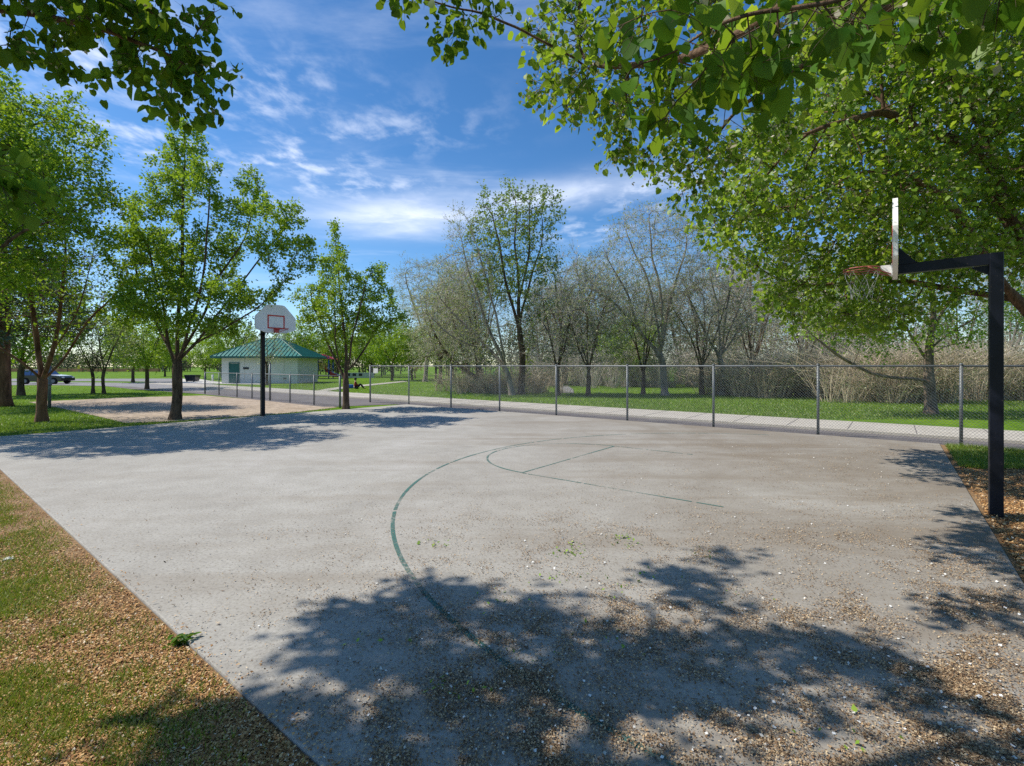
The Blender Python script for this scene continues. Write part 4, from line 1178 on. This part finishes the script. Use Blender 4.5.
# --- big near tree at right whose crown fills the upper right
def right_tree():
    b = np.array([10.9, 9.4, GZ - .03])
    l0 = [b, (10.85, 9.4, 1.2), (10.7, 9.35, 2.1)]
    ls = [l0,
          [(10.7, 9.35, 2.0), at(1022, 300, 8.9), at(985, 262, 8.6), at(950, 215, 8.3), at(920, 190, 8.0), at(860, 165, 7.6)],
          [(10.7, 9.35, 2.1), at(1024, 235, 9.2), at(1003, 180, 9.4), at(985, 110, 9.2), at(930, 60, 8.8)],
          [(10.7, 9.35, 2.1), at(1060, 200, 9.6), at(1040, 80, 10), at(1010, -30, 10)],
          [(10.7, 9.35, 2.1), at(1120, 240, 9.6), at(1200, 130, 10)],
          [at(1003, 180, 9.4), at(960, 140, 8.4), at(880, 110, 7.4), at(800, 130, 6.8)],
          [at(1022, 300, 8.9), at(960, 290, 9.6), at(890, 275, 10), at(820, 290, 10.2)],
          [(10.7, 9.35, 2.1), at(1070, 260, 8.4), at(1040, 150, 7.4)]]
    A = ell(2350, 5, (930, 195, 60, 36, 7.2, .7), (985, 250, 40, 40, 7.8, .7), (880, 230, 40, 40, 7.6, .8), (760, 220, 55, 50, 8.2, 1.4), (840, 310, 60, 26, 9.6, 1.2), (800, 290, 40, 40, 9.4, 1.1), (900, 300, 50, 30, 9.8, 1.2), (820, 160, 70, 70, 8.0, 1.8), (900, 120, 90, 90, 8.4, 2.2), (990, 120, 90, 110, 9.0, 2.4), (830, 285, 60, 34, 9.6, 1.3),
             (910, 260, 60, 40, 9.6, 1.3), (790, 240, 60, 45, 9.0, 1.4), (1020, 240, 50, 40, 9.4, 1.6), (880, 30, 90, 60, 8.2, 2.0), (1000, 10, 80, 60, 8.6, 2.2), (1100, 150, 80, 120, 9.5, 2.4), (760, 165, 40, 40, 7.0, 1.0), (870, 320, 40, 14, 9.8, 1.0))
    g = Grow(ls, A, .30, .32, .215, .006, .04, .13, seed=6, wob=.12)
    add_tree('shade_tree', 'big leafy tree at right edge with thick brown limbs behind the near hoop', 'tree', b,
        [dict(g=g, tw=[dict(rmax=.02, per=6, length=.42, seed=3, up=.05, lv=[dict(per=6, size=.085, seed=5, kind='broad', width=.9, jit=.06, droop=.5), dict(per=4, size=.042, seed=8, jit=.08, slot=2)])])],
        M['bark_near'], [M['leaf_right'], M['flower']], M['twig'])
right_tree()

# --- tree behind the viewer at right: overhanging leafy branches at the top of the view
def over_right():
    b = np.array([5.6, -2.4, GZ - .03])
    l0 = [b, (5.55, -2.3, 1.5), (5.3, -2.0, 2.9)]
    ls = [l0,
          [(5.3, -2.0, 2.9), (4.4, -.6, 3.9), (3.4, 1.2, 4.6), at(760, 40, 3.4), at(680, 60, 4.4), at(590, 70, 5.0)],
          [(5.3, -2.0, 2.9), (5.6, 0, 4.4), (4.8, 3, 5.6), at(740, 110, 6.2), at(690, 165, 6.4)],
          [(5.3, -2.0, 2.8), (3.8, -.4, 3.3), at(1000, -30, 1.9), at(830, 0, 1.9), at(740, 40, 1.8)],
          [(5.3, -2.0, 2.9), (6.5, -1, 5), (7, 1, 7)], [(5.3, -2, 2.9), (4.5, -3.5, 5), (4, -5, 7)], [(5.3, -2, 2.9), (4, -2, 5.2), (1.5, -1.4, 6.8), (-1.5, -1, 7.6)]]
    A = np.concatenate([
        ell(270, 5, (600, 70, 60, 50, 5.0, .7), (560, 60, 36, 50, 5.2, .6), (640, 110, 50, 40, 5.4, .7), (690, 60, 60, 50, 4.8, .8), (620, 165, 22, 16, 5.6, .3), (690, 160, 46, 34, 6.0, .6), (545, 20, 26, 24, 5.0, .4), (700, 205, 20, 14, 6.2, .3), (770, 120, 40, 40, 6.0, .6)),
        ell(260, 6, (640, -60, 120, 40, 5.2, 1), (900, -120, 200, 80, 5, 1.4)),
        np.random.default_rng(4).uniform((3, -4, 4.5), (9, 1, 9), size=(160, 3)), np.random.default_rng(5).uniform((-3.5, -5, 5.6), (6, 1.3, 9.5), size=(420, 3))])  # last points add unseen crown overhead, there to keep sky light off the court
    g = Grow(ls, A, .22, .25, .15, .0040, .02, .14, seed=9, wob=.12)
    # near sprays: fine growth just in front of the viewer
    g2 = Grow([[(5.3, -2.0, 2.8), (3.8, -.4, 3.3), at(1050, -30, 1.9), at(900, -14, 1.9), at(790, 15, 1.75), at(700, 30, 1.7)]],
              ell(130, 8, (640, 40, 40, 36, 1.75, .16), (700, 60, 44, 50, 1.7, .2), (690, 95, 22, 20, 1.7, .12), (770, 50, 46, 40, 1.7, .2), (840, 30, 50, 34, 1.75, .2), (930, 20, 60, 26, 1.8, .25), (640, 118, 24, 14, 1.8, .1), (1010, 15, 50, 20, 1.9, .2)),
              .06, .07, .014, .0020, 0, .16, seed=12, wob=.1)
    g3 = Grow([[at(590, 70, 5.0), at(520, 30, 4.6), at(470, 10, 4.2)]],
              ell(60, 9, (455, 25, 30, 22, 4.1, .25), (480, 5, 24, 24, 4.2, .3), (395, 3, 18, 8, 3.9, .15), (430, -12, 50, 14, 4.0, .2)), .1, .11, .014, .003, 0, .14, seed=13, wob=.1)
    seen = lambda X: X[:, 1] > 0.8
    add_tree('overhanging_tree', 'leafy branches with large dark leaves hanging into the top right from overhead', 'tree', b,
        [dict(g=g, tw=[dict(rmax=.016, per=5, length=.32, seed=3, up=-.1, lv=[dict(per=4, size=.078, seed=5, kind='broad', width=.92, jit=.05, droop=.7, slot=3), dict(per=1, size=.085, seed=15, kind='broad', width=.92, jit=.05, droop=.7), dict(per=5, size=.038, seed=8, jit=.05, slot=2)])]),
         dict(g=g2, flare=1, tw=[dict(rmax=.005, per=2, length=.12, seed=3, up=-.25, r=.0014, lv=[dict(per=1, size=.084, seed=5, kind='broad', width=.85, jit=.02, droop=1.1)])]),
         dict(g=g3, flare=1, tw=[dict(rmax=.006, per=2, length=.2, seed=3, up=-.2, r=.002, lv=[dict(per=4, size=.078, seed=5, kind='broad', width=.85, jit=.04, droop=.8)])])],
        M['bark_near'], [M['leaf_near'], M['flower'], M['leaf_right']], M['twig'])
over_right()

# --- tree at left, trunk outside the view; throws the dappled shade over the near court
def over_left():
    b = np.array([-7.8, 0.7, GZ - .03])
    r = np.random.default_rng(3)
    shade = [(262, 700), (285, 672), (312, 650), (330, 615), (395, 590), (440, 578), (492, 603), (545, 606), (600, 575), (684, 572), (735, 604), (792, 612), (850, 642), (905, 684), (965, 705), (1050, 745), (1150, 830), (900, 960), (400, 960), (330, 830), (270, 740)]
    g_ = np.array([P(x, y) for x, y in shade])
    q = np.column_stack([r.uniform(g_[:, 0].min(), g_[:, 0].max(), 9000), r.uniform(g_[:, 1].min(), g_[:, 1].max(), 9000)])
    q = q[in_poly(q[:, 0], q[:, 1], [tuple(p) for p in g_])]
    q = q[fnoise(q[:, 0] * 1.7 + 3, q[:, 1] * 2.3 + 8, 2) > .505][:760]
    p2 = np.array([P(x, y) for x, y in [(135, 760), (150, 705), (215, 690), (300, 702), (330, 790), (250, 840), (140, 830)]])
    w2 = np.column_stack([r.uniform(p2[:, 0].min(), p2[:, 0].max(), 500), r.uniform(p2[:, 1].min(), p2[:, 1].max(), 500)])
    w2 = w2[in_poly(w2[:, 0], w2[:, 1], [tuple(p) for p in p2])][:45]
    q = np.concatenate([q, w2])
    # height along the sun's ray, above the top of the view
    kY = SH[1] / TL; kX = SH[0] / TL
    hmin = (1.8 + .7515 * q[:, 1]) / (1 - .7515 * kY) + .5
    hh = hmin + r.uniform(0, 2.0, len(q))
    A1 = np.column_stack([q[:, 0] + kX * hh, q[:, 1] + kY * hh, hh])
    ls = [[b, (-7.8, .72, 2.0), (-7.6, .8, 3.4)],
          [(-7.6, .8, 3.4), (-6.4, 1.2, 5.0), (-5.0, 2.4, 6.2), (-4.6, 4.2, 6.9), (-4.2, 5.4, 7.4)], [(-7.6, .8, 3.4), (-6.2, 1.4, 4.8), (-4.4, 2.4, 5.8), (-2.8, 3.2, 6.4)],
          [(-7.6, .8, 3.4), (-7.8, 1.6, 6.5), (-7.4, 3.0, 9)], [(-7.6, .8, 3.4), (-9.2, .4, 6.0), (-10, 0, 8)], [(-7.6, .8, 3.3), (-6.6, -.6, 6), (-5.5, -2, 8)]]
    A2 = r.uniform((-10.5, -3, 5.0), (-5.5, 1.3, 9.5), size=(240, 3))
    A = np.concatenate([A1, A2])
    g = Grow(ls, A, .30, .34, .26, .006, .05, .12, seed=4, wob=.12)
    # low spray reaching into the upper left of the view
    limb = [(-7.6, .8, 3.2), (-5.6, 2.0, 3.9), at(-60, 10, 3.5), at(30, 12, 3.3), at(110, 30, 3.2), at(180, 62, 3.1)]
    g2 = Grow([limb], ell(210, 8, (40, 12, 50, 30, 3.3, .25), (110, 18, 46, 30, 3.2, .3), (165, 45, 40, 34, 3.15, .25), (212, 72, 22, 20, 3.1, .14), (178, 104, 32, 12, 3.1, .14), (15, 52, 22, 16, 3.3, .15), (60, 70, 18, 12, 3.2, .12), (200, 20, 24, 20, 3.2, .15), (120, 80, 16, 12, 3.1, .1)),
              .09, .10, .024, .0026, 0, .15, seed=14, wob=.1)
    g3 = Grow([[at(-60, 10, 3.5), at(-60, 110, 2.4), at(-20, 170, 2.0)]], ell(24, 5, (10, 185, 26, 22, 1.9, .12), (-30, 170, 30, 30, 2.0, .15)), .08, .09, .012, .0025, 0, .15, seed=15)
    add_tree('overhanging_tree', 'leafy branch hanging into the top left corner from a tree outside the view', 'tree', b,
        [dict(g=g, tw=[dict(rmax=.012, per=5, length=.36, seed=3, up=.05, lv=[dict(per=8, size=.105, seed=5, width=.95, jit=.07)])]),
         dict(g=g2, flare=1, tw=[dict(rmax=.006, per=3, length=.17, seed=3, up=-.2, r=.0016, lv=[dict(per=3, size=.072, seed=5, kind='broad', width=.9, jit=.025, droop=.9), dict(per=1, size=.025, seed=7, jit=.03, slot=2)])]),
         dict(g=g3, flare=1, tw=[dict(rmax=.009, per=4, length=.14, seed=3, up=-.2, r=.0016, lv=[dict(per=3, size=.06, seed=5, kind='broad', width=.85, jit=.025, droop=.8)])])],
        M['bark_near'], [M['leaf_near'], M['flower']], M['twig'])
over_left()

# =================================================================== BRUSH AND FAR WOODS
def brush(name, label, cells, n, hgt, seed, mat, leaf=None):
    r = np.random.default_rng(seed)
    w = np.array([c[2] for c in cells], float); w /= w.sum()
    k = r.choice(len(cells), n, p=w)
    c = np.array([[x, y, sx, sy] for x, y, _, sx, sy in cells])
    B = np.column_stack([c[k, 0] + r.normal(size=n) * c[k, 2], c[k, 1] + r.normal(size=n) * c[k, 3], np.full(n, GZ - .02)])
    h = hgt * r.uniform(.45, 1.1, n) * (.6 + .7 * fnoise(B[:, 0] * .5, B[:, 1] * .5, 2))
    nc = max(8, n // 42); cc_ = B[r.integers(0, n, nc), :2]
    j = r.integers(0, nc, n); fan = r.normal(size=(n, 2)); B[:, :2] = cc_[j] + fan * .22
    h = hgt * r.uniform(.35, 1.05, n) * (.55 + .6 * r.random(nc))[j]
    lean = fan * .42 + r.normal(size=(n, 2)) * .25
    mid = B + np.column_stack([lean * (h * .35)[:, None], h * .58]); tip = mid + np.column_stack([lean * (h * .85)[:, None] + r.normal(size=(n, 2)) * .25, h * r.uniform(.05, .42, n)])
    parts = [(*twig_tris(B, mid, tip, .011), 0)]
    d = unit(rand_dirs(2 * n, r) * .8 + np.array([0, 0, .6])); kk = np.repeat(np.arange(n), 2); tt = r.random((2 * n, 1)) ** .7
    s = mid[kk] + (tip[kk] - mid[kk]) * tt - (mid[kk] - B[kk]) * (.5 * r.random((2 * n, 1)))
    e = s + d * (.28 * h[kk])[:, None]
    parts.append((*twig_tris(s, (s + e) / 2, e, .007), 0))
    if leaf:
        q = s[::3] + r.normal(size=s[::3].shape) * .2; D_ = rand_dirs(len(q), r); W = unit(np.cross(D_, rand_dirs(len(q), r)))
        parts.append((*kites(q, D_, W, .10, .07), 1))
    V, Fq, mi = merge(parts)
    o = link_mesh(name, np_mesh(name, V, Fq, mi), [mat] + ([leaf] if leaf else []))
    return tag(o, label, 'brush', None, 'stuff')
cells = []
rr = np.random.default_rng(9)
for px in np.linspace(735, 1120, 26):
    D = 26.5 + rr.uniform(-1, 3.5) + (2.5 if px < 800 else 0); cells.append(((px - 512) / F * D, D, 1, .9, .7))
brush('thicket', 'dense tan leafless thicket along the back of the right lawn', cells, 13500, 3.4, 4, M['brush'], M['leaf_pale'])
cells = [((px - 512) / F * D, D, 1, .7, .7) for px, D in ((452, 36), (466, 34.5), (480, 34), (494, 33.5), (508, 33.2), (528, 33.4), (540, 34))]
brush('thicket', 'tan leafless thicket round the foot of the tall cottonwood', cells, 1700, 2.1, 5, M['brush'])
cells = [((px - 512) / F * D, D, 1, 2.2, 1.5) for px, D in zip(np.linspace(540, 1050, 18), 44 + rr.uniform(-3, 6, 18))]
brush('undergrowth', 'low grey-green undergrowth below the bare trees beyond the fence', cells, 8000, 5.2, 6, M['twig_grey'], M['leaf_light'])

def far_woods():
    r = np.random.default_rng(21); C = []
    S = []; E_ = []
    for k in range(230):
        x = r.uniform(-210, 150); y = 150 + r.uniform(0, 35) if x < -55 else r.uniform(78, 120)
        if x < -55 and y < 140: continue
        hgt = r.uniform(4, 8) if x < -55 else r.uniform(6, 12); rad = r.uniform(2.2, 4.5)
        n = 330
        d = unit(r.normal(size=(n, 3))) * (r.random((n, 1)) ** .33)
        p = np.array([x, y, hgt * .55]) + d * np.array([rad, rad, hgt * .5]); C.append(p)
        S.append((x, y, GZ)); E_.append((x + r.normal() * .5, y, hgt * .7))
    C = np.concatenate(C); C = C[C[:, 2] > .1]
    D_ = rand_dirs(len(C), r); W = unit(np.cross(D_, rand_dirs(len(C), r)))
    v, f = kites(C, D_, W, r.uniform(.35, .8, len(C)), .3)
    S = np.array(S, float); E_ = np.array(E_, float)
    V, Fq, mi = merge([(v, f, 0), (*twig_tris(S, (S + E_) / 2, E_, .16), 1)])
    o = link_mesh('distant_woods', np_mesh('distant_woods', V, Fq, mi), [M['mass'], M['bark_pale']])
    tag(o, 'hazy brown and green woods along the horizon', 'woods', None, 'stuff')
far_woods()

# =================================================================== GRASS, CHIPS, LITTER
def uv_of(x, y):
    return x * UX + y * UY, x * VX + y * VY
def blades(name, label, Pxy, hgt, wid, seed, mat, z=GZ):
    r = np.random.default_rng(seed); n = len(Pxy)
    C = np.column_stack([Pxy, np.full(n, z)])
    lean = r.normal(size=(n, 2)) * .45
    D_ = unit(np.column_stack([lean, np.ones(n)])); a = r.uniform(0, math.pi, n); W = np.column_stack([np.cos(a), np.sin(a), np.zeros(n)])
    h = hgt * r.uniform(.5, 1.25, n); w = np.broadcast_to(wid, (n,))
    V = np.stack([C - W * w[:, None] / 2, C + W * w[:, None] / 2, C + D_ * h[:, None] + np.column_stack([lean * h[:, None] * .4, np.zeros(n)])], 1).reshape(-1, 3)
    o = link_mesh(name, np_mesh(name, V, [np.arange(3 * n).reshape(n, 3)]), mat)
    return tag(o, label, 'grass', None, 'stuff')
def flakes(name, label, Pxy, size, seed, mat, z, cat='litter', tilt=.35, asp=(.35, .8)):
    r = np.random.default_rng(seed); n = len(Pxy)
    a = r.uniform(0, 2 * math.pi, n); D_ = unit(np.column_stack([np.cos(a), np.sin(a), r.normal(size=n) * tilt]))
    Nn = unit(np.column_stack([r.normal(size=(n, 2)) * tilt, np.ones(n)])); W = unit(np.cross(D_, Nn))
    L = size * r.uniform(.5, 1.3, n)
    C = np.column_stack([Pxy, z + .006 + np.abs(r.normal(size=n)) * .25 * size])
    v, f = kites(C, D_, W, L, L * r.uniform(*asp, n))
    o = link_mesh(name, np_mesh(name, v, [f]), mat)
    return tag(o, label, cat, None, 'stuff')

def near_samples(n, x0, x1, y0, y1, r, power=1.0):
    """image-even sampling of the ground between two rows"""
    py = r.uniform(y0, y1, n); px = r.uniform(x0, x1, n)
    Y = H * F / (py - HZ)
    return np.column_stack([(px - 512) / F * Y, Y])

r = np.random.default_rng(77)
# patchy grass at the near left
q = near_samples(330000, -60, 330, 462, 800, r); u_, v_ = uv_of(q[:, 0], q[:, 1])
gn = fnoise(q[:, 0] * 2.3 + 40, q[:, 1] * 2.3 + 11, 3) + .16 * fnoise(q[:, 0] * 7, q[:, 1] * 7, 2)
edge = 1.195 - v_
pg = np.clip((gn - .36) * 2.6, .10, .85) * np.clip((q[:, 1] - 1.5) / 3.0, .24, 1) * np.clip(edge / .7, .10, 1)
pg = np.maximum(pg, np.clip((q[:, 1] - 3.4) / 3, 0, .95) * np.clip((gn - .34) * 5, 0, 1) * np.clip(edge / .3, .15, 1))
k = (edge > .02) & (r.random(len(q)) < pg)
blades('grass', 'patchy thin green grass beside the near left edge of the court', q[k], .046, .0075, 5, M['grass_dry'], VZ)
# wood chips there
q = near_samples(170000, -60, 330, 462, 800, r); u_, v_ = uv_of(q[:, 0], q[:, 1]); edge = 1.195 - v_
gn2 = fnoise(q[:, 0] * 2.3 + 40, q[:, 1] * 2.3 + 11, 3)
pc = np.clip(1.0 - (gn2 - .45) * 2.6, .2, 1) * np.clip(1.5 - q[:, 1] / 7, .12, 1.1)
pc = np.maximum(pc, (edge < .35) * .9)
k = (edge > .01) & (r.random(len(q)) < pc * .75)
flakes('wood_chips', 'brown wood chips and dry litter beside the near left edge of the court', q[k], .018, 6, M['chips'], VZ, 'mulch')
q = near_samples(26000, -30, 340, 468, 800, r); u_, v_ = uv_of(q[:, 0], q[:, 1]); over = v_ - 1.2
k = (over > 0) & (r.random(len(q)) < .75 * np.exp(-over / .05) * np.clip(fnoise(q[:, 0] * 3, q[:, 1] * 3, 2) * 2 - .4, 0, 1))
flakes('wood_chips', 'wood chips strewn along the near left edge of the slab', q[k], .018, 16, M['chips'], 0.0, 'mulch')
# right bed
q = near_samples(60000, 930, 1100, 436, 640, r); u_, v_ = uv_of(q[:, 0], q[:, 1])
k = (u_ < -.9) & (v_ < 14.4) & (r.random(len(q)) < .8)
flakes('wood_chips', 'orange-brown wood chips in the bed round the near hoop pole', q[k], .032, 7, M['chips'], VZ, 'mulch')
q = near_samples(30000, 935, 1120, 436, 468, r); u_, v_ = uv_of(q[:, 0], q[:, 1])
k = (u_ < -.95) & (v_ > 11.2 + 1.2 * fnoise(q[:, 0] * .8, q[:, 1] * .8, 2)) & (v_ < 15.0)
blades('grass', 'rough green grass patch between the chip bed and the fence at right', q[k], .10, .012, 8, M['grass'], VZ)
# lawn strip at the far left between sand and court, and lawn behind the sand
q = near_samples(120000, -20, 330, 383, 468, r); u_, v_ = uv_of(q[:, 0], q[:, 1])
spoly = [P(x, y) for x, y in sand_px]
lotp = [P(x, y) for x, y in lot_px]
k = ((u_ > 18.08) | ((v_ < 1.05) & (u_ > 9))) & ~in_poly(q[:, 0], q[:, 1], spoly) & ~in_poly(q[:, 0], q[:, 1], lotp) & ~((v_ > 11.9) & (v_ < 19.1))
blades('grass', 'green lawn grass round the sand pit at left', q[k], .07, .02, 9, M['grass'])
q = near_samples(150000, 290, 1060, 380, 418, r); u_, v_ = uv_of(q[:, 0], q[:, 1])
k = (v_ > 19.1)
blades('grass', 'green lawn grass beyond the sidewalk', q[k], .085, .026, 10, M['grass'])

# seed litter, petals and fresh bits on the slab
def on_slab(q, m=.03):
    u_, v_ = uv_of(q[:, 0], q[:, 1]); return (u_ > U0 + m) & (u_ < U1 - m) & (v_ > V0 + m) & (v_ < V1 - m)
q = near_samples(1500000, 0, 1040, 428, 790, r)
px = 512 + q[:, 0] / q[:, 1] * F; py = HZ + H * F / q[:, 1]
cl = fnoise(q[:, 0] * 1.7 + 3, q[:, 1] * 1.7 + 9, 3); fine = fnoise(q[:, 0] * 6 + 1, q[:, 1] * 6 + 4, 2)
dens = .02 + .55 * np.clip((px - 240) / 330, 0, 1) * np.clip((py - 470) / 170, 0, 1)
far = np.clip((px - 560) / 320, 0, 1) * np.clip(1 - np.abs(py - 452) / 40, 0, 1) * .85
band = np.clip((px - 330) / 350, 0, 1) * np.clip(1 - np.abs(py - 545) / 120, 0, 1) * .26
dens = dens + far + band
pr = dens * np.clip((cl - .30) * 2.5, .2, 1.1) * np.clip((fine - .27) * 3.0, .16, 1.15)
k = on_slab(q) & (r.random(len(q)) < pr * .8)
flakes('leaf_litter', 'dry brown seed and blossom litter scattered over the court', q[k], .0135, 11, M['litter'], 0.0, asp=(.25, .9))
k = on_slab(q) & (r.random(len(q)) < (pr * .006 + .0002 * np.clip((px - 400) / 300, 0, 1)))
flakes('petals', 'small white petals scattered over the court', q[k], .020, 12, M['petal'], 0.0, asp=(.7, 1.0))
bits = []
for bx, by, s, n in ((437, 545, 10, 26), (580, 548, 9, 22), (566, 555, 8, 30), (625, 538, 7, 22), (560, 578, 12, 16), (630, 545, 6, 12), (700, 555, 16, 12), (455, 690, 16, 26), (510, 600, 20, 14), (600, 590, 20, 14), (650, 575, 14, 12), (590, 640, 24, 12), (760, 600, 30, 8), (860, 735, 30, 10), (530, 655, 20, 8), (380, 640, 20, 7)):
    yy = by + r.normal(size=n) * s * .3; xx = bx + r.normal(size=n) * s
    bits += [P(a, b_) for a, b_ in zip(xx, yy)]
flakes('green_litter', 'fresh green seed clusters fallen on the court', np.array(bits), .034, 13, M['greenbit'], 0.0, tilt=.7)
# twig scraps at the left
bits = []
for bx, by, s, n in ((265, 535, 22, 60), (290, 530, 12, 40), (178, 612, 30, 14), (225, 590, 30, 16), (195, 570, 30, 10), (240, 620, 30, 12), (130, 545, 20, 6), (300, 600, 40, 20)):
    bits += [P(a, b_) for a, b_ in zip(bx + r.normal(size=n) * s, by + r.normal(size=n) * s * .22)]
flakes('twig_scraps', 'brown twig scraps on the left part of the court', np.array(bits), .03, 14, M['litter'], 0.0, asp=(.12, .35))

# weed at the slab edge
p = UV(5.75, 1.14); pw = P(181, 641)
t = thing('weed', 'small dark green weed sprouting at the near left edge of the slab', 'weed', (pw[0], pw[1], GZ))
n = 46; a = r.uniform(0, 6.28, n); C = np.column_stack([r.normal(size=(n, 2)) * .028, r.uniform(.02, .10, n)])
D_ = unit(np.column_stack([np.cos(a), np.sin(a), r.uniform(-.1, .5, n)])); W = unit(np.cross(D_, np.array([0, 0, 1.0]))); Nn = np.cross(W, D_)
v, f = broad(C, D_, W, Nn, r.uniform(.03, .06, n), .03)
link_mesh('leaf_rosette', np_mesh('leaf_rosette', v, [f]), M['leaf_near'], t)
v, f = twig_tris(np.zeros((n, 3)), C * .6, C, .0025)
link_mesh('stem', np_mesh('stem', v, [f]), M['grass'], t)

# =================================================================== SKY, SUN, CAMERA
w = bpy.data.worlds.new('World'); scene.world = w; w.use_nodes = True
nt = w.node_tree
for n_ in list(nt.nodes): nt.nodes.remove(n_)
out = N(nt, 'ShaderNodeOutputWorld'); bg = N(nt, 'ShaderNodeBackground')
sky = N(nt, 'ShaderNodeTexSky'); sky.sky_type = 'NISHITA'; sky.sun_disc = False
sky.sun_elevation = R(SUN_EL); sky.sun_rotation = math.atan2(SH[0], SH[1])
sky.altitude = 1400; sky.air_density = 1.0; sky.dust_density = 0.6; sky.ozone_density = 2.2
hs = N(nt, 'ShaderNodeHueSaturation'); hs.inputs['Saturation'].default_value = 1.27; hs.inputs['Value'].default_value = 1.0
nt.links.new(sky.outputs[0], hs.inputs['Color'])
tc = N(nt, 'ShaderNodeTexCoord'); sep = N(nt, 'ShaderNodeSeparateXYZ'); nt.links.new(tc.outputs['Generated'], sep.inputs[0])
def mth(op, a, b=None, clamp=False):
    m = N(nt, 'ShaderNodeMath', operation=op); m.use_clamp = clamp
    for i, v in enumerate((a, b)):
        if v is None: continue
        if isinstance(v, (int, float)): m.inputs[i].default_value = v
        else: nt.links.new(v, m.inputs[i])
    return m.outputs[0]
zz = mth('MAXIMUM', sep.outputs[2], 0.03)
cx = mth('DIVIDE', sep.outputs[0], zz); cy = mth('DIVIDE', sep.outputs[1], zz)
cmb = N(nt, 'ShaderNodeCombineXYZ'); nt.links.new(cx, cmb.inputs[0]); nt.links.new(cy, cmb.inputs[1])
def patch(x0, y0, rx, ry, ang):
    """soft-edged patch of cloud on the flat cloud layer"""
    dx = mth('SUBTRACT', cx, x0); dy = mth('SUBTRACT', cy, y0); c, s = math.cos(ang), math.sin(ang)
    a = mth('DIVIDE', mth('ADD', mth('MULTIPLY', dx, c), mth('MULTIPLY', dy, s)), rx)
    b = mth('DIVIDE', mth('SUBTRACT', mth('MULTIPLY', dy, c), mth('MULTIPLY', dx, s)), ry)
    d = mth('ADD', mth('MULTIPLY', a, a), mth('MULTIPLY', b, b))
    return mth('POWER', 2.718, mth('MULTIPLY', d, -1.0))
def cn(scale, sx, sy, rot, detail=8, rough=.6, dist=.6, off=0):
    mp = N(nt, 'ShaderNodeMapping'); mp.inputs['Rotation'].default_value = (0, 0, rot); mp.inputs['Scale'].default_value = (sx, sy, 1); mp.inputs['Location'].default_value = (off, off * .7, 0)
    nt.links.new(cmb.outputs[0], mp.inputs[0]); return noise(nt, mp.outputs[0], scale, detail, rough, dist)
def sm(v, lo, hi):
    m = N(nt, 'ShaderNodeMapRange'); m.interpolation_type = 'SMOOTHSTEP'; m.inputs['From Min'].default_value = lo; m.inputs['From Max'].default_value = hi
    nt.links.new(v, m.inputs[0]); return m.outputs[0]
streak = cn(1.9, 1, 1.3, 0.35, 8, .58, .3)
puff = cn(6.5, 1, .72, 0.2, 8, .58, .15, 3.1)
main = mth('MULTIPLY', mth('MAXIMUM', patch(-.70, 3.28, .58, .38, -.38), mth('MULTIPLY', patch(.15, 2.9, .8, .22, -.40), .7)), mth('ADD', .45, mth('MULTIPLY', sm(streak, .28, .72), .62)))
pm = mth('MULTIPLY', patch(-1.0, 1.75, .45, .28, .1), .7)
for args, k_ in (((-1.45, 1.5, .38, .3, .3), 1.0), ((-.62, 2.1, .5, .24, -.25), .55), ((-1.1, 2.35, .45, .3, .2), .9), ((-.9, 2.7, .5, .2, 0), .7), ((-1.6, 2.2, .5, .4, 0), .8), ((.5, 3.6, .8, .4, 0), .5), ((1.1, 2.9, .6, .3, 0), .8)):
    pm = mth('MAXIMUM', pm, mth('MULTIPLY', patch(*args), k_))
puffs = mth('MULTIPLY', pm, sm(puff, .44, .74))
veil = mth('MULTIPLY', sm(cn(.7, 1, 2.2, .3, 7, .6, .8, 7.7), .45, .8), .22)
cl = mth('MINIMUM', mth('ADD', mth('ADD', main, mth('MULTIPLY', puffs, .8)), veil), .93)
cloud_col = mixc(nt, cl, hs.outputs[0], (6.6, 7.1, 8.2))
nt.links.new(cloud_col, bg.inputs[0]); bg.inputs[1].default_value = 0.128
nt.links.new(bg.outputs[0], out.inputs[0])

sl = bpy.data.lights.new('sun', 'SUN'); sl.energy = 4.25; sl.angle = R(0.53); sl.color = (1.0, 0.935, 0.83)
so = bpy.data.objects.new('sun', sl); col.objects.link(so)
ce = math.cos(R(SUN_EL)); sdir = Vector((SH[0] * ce, SH[1] * ce, math.sin(R(SUN_EL))))
so.rotation_euler = sdir.to_track_quat('Z', 'Y').to_euler(); so.location = (-20, 10, 30)

cam = bpy.data.cameras.new('camera'); co = bpy.data.objects.new('camera', cam); col.objects.link(co)
co.location = (0, 0, H); co.rotation_euler = (math.pi / 2, 0, 0)
cam.sensor_width = 36; cam.lens = F / 1024 * 36; cam.shift_y = -17 / 1024; cam.clip_start = 0.05; cam.clip_end = 3000
scene.camera = co
scene.view_settings.view_transform = 'Standard'; scene.view_settings.look = 'None'
scene.view_settings.exposure = 0.36; scene.view_settings.gamma = 1.0
cy_ = scene.cycles
cy_.max_bounces = 5; cy_.diffuse_bounces = 3; cy_.glossy_bounces = 2; cy_.transmission_bounces = 4; cy_.transparent_max_bounces = 4
cy_.use_denoising = False
scene.render.filter_size = 1.0
cy_.use_adaptive_sampling = False
cy_.sample_clamp_indirect = 6
for o in scene.objects:
    if o.type == 'MESH' and len(o.data.polygons) > 60000: print(o.parent['label'] if o.parent else o.name, len(o.data.polygons))
print('faces', sum(len(o.data.polygons) for o in scene.objects if o.type == 'MESH'))
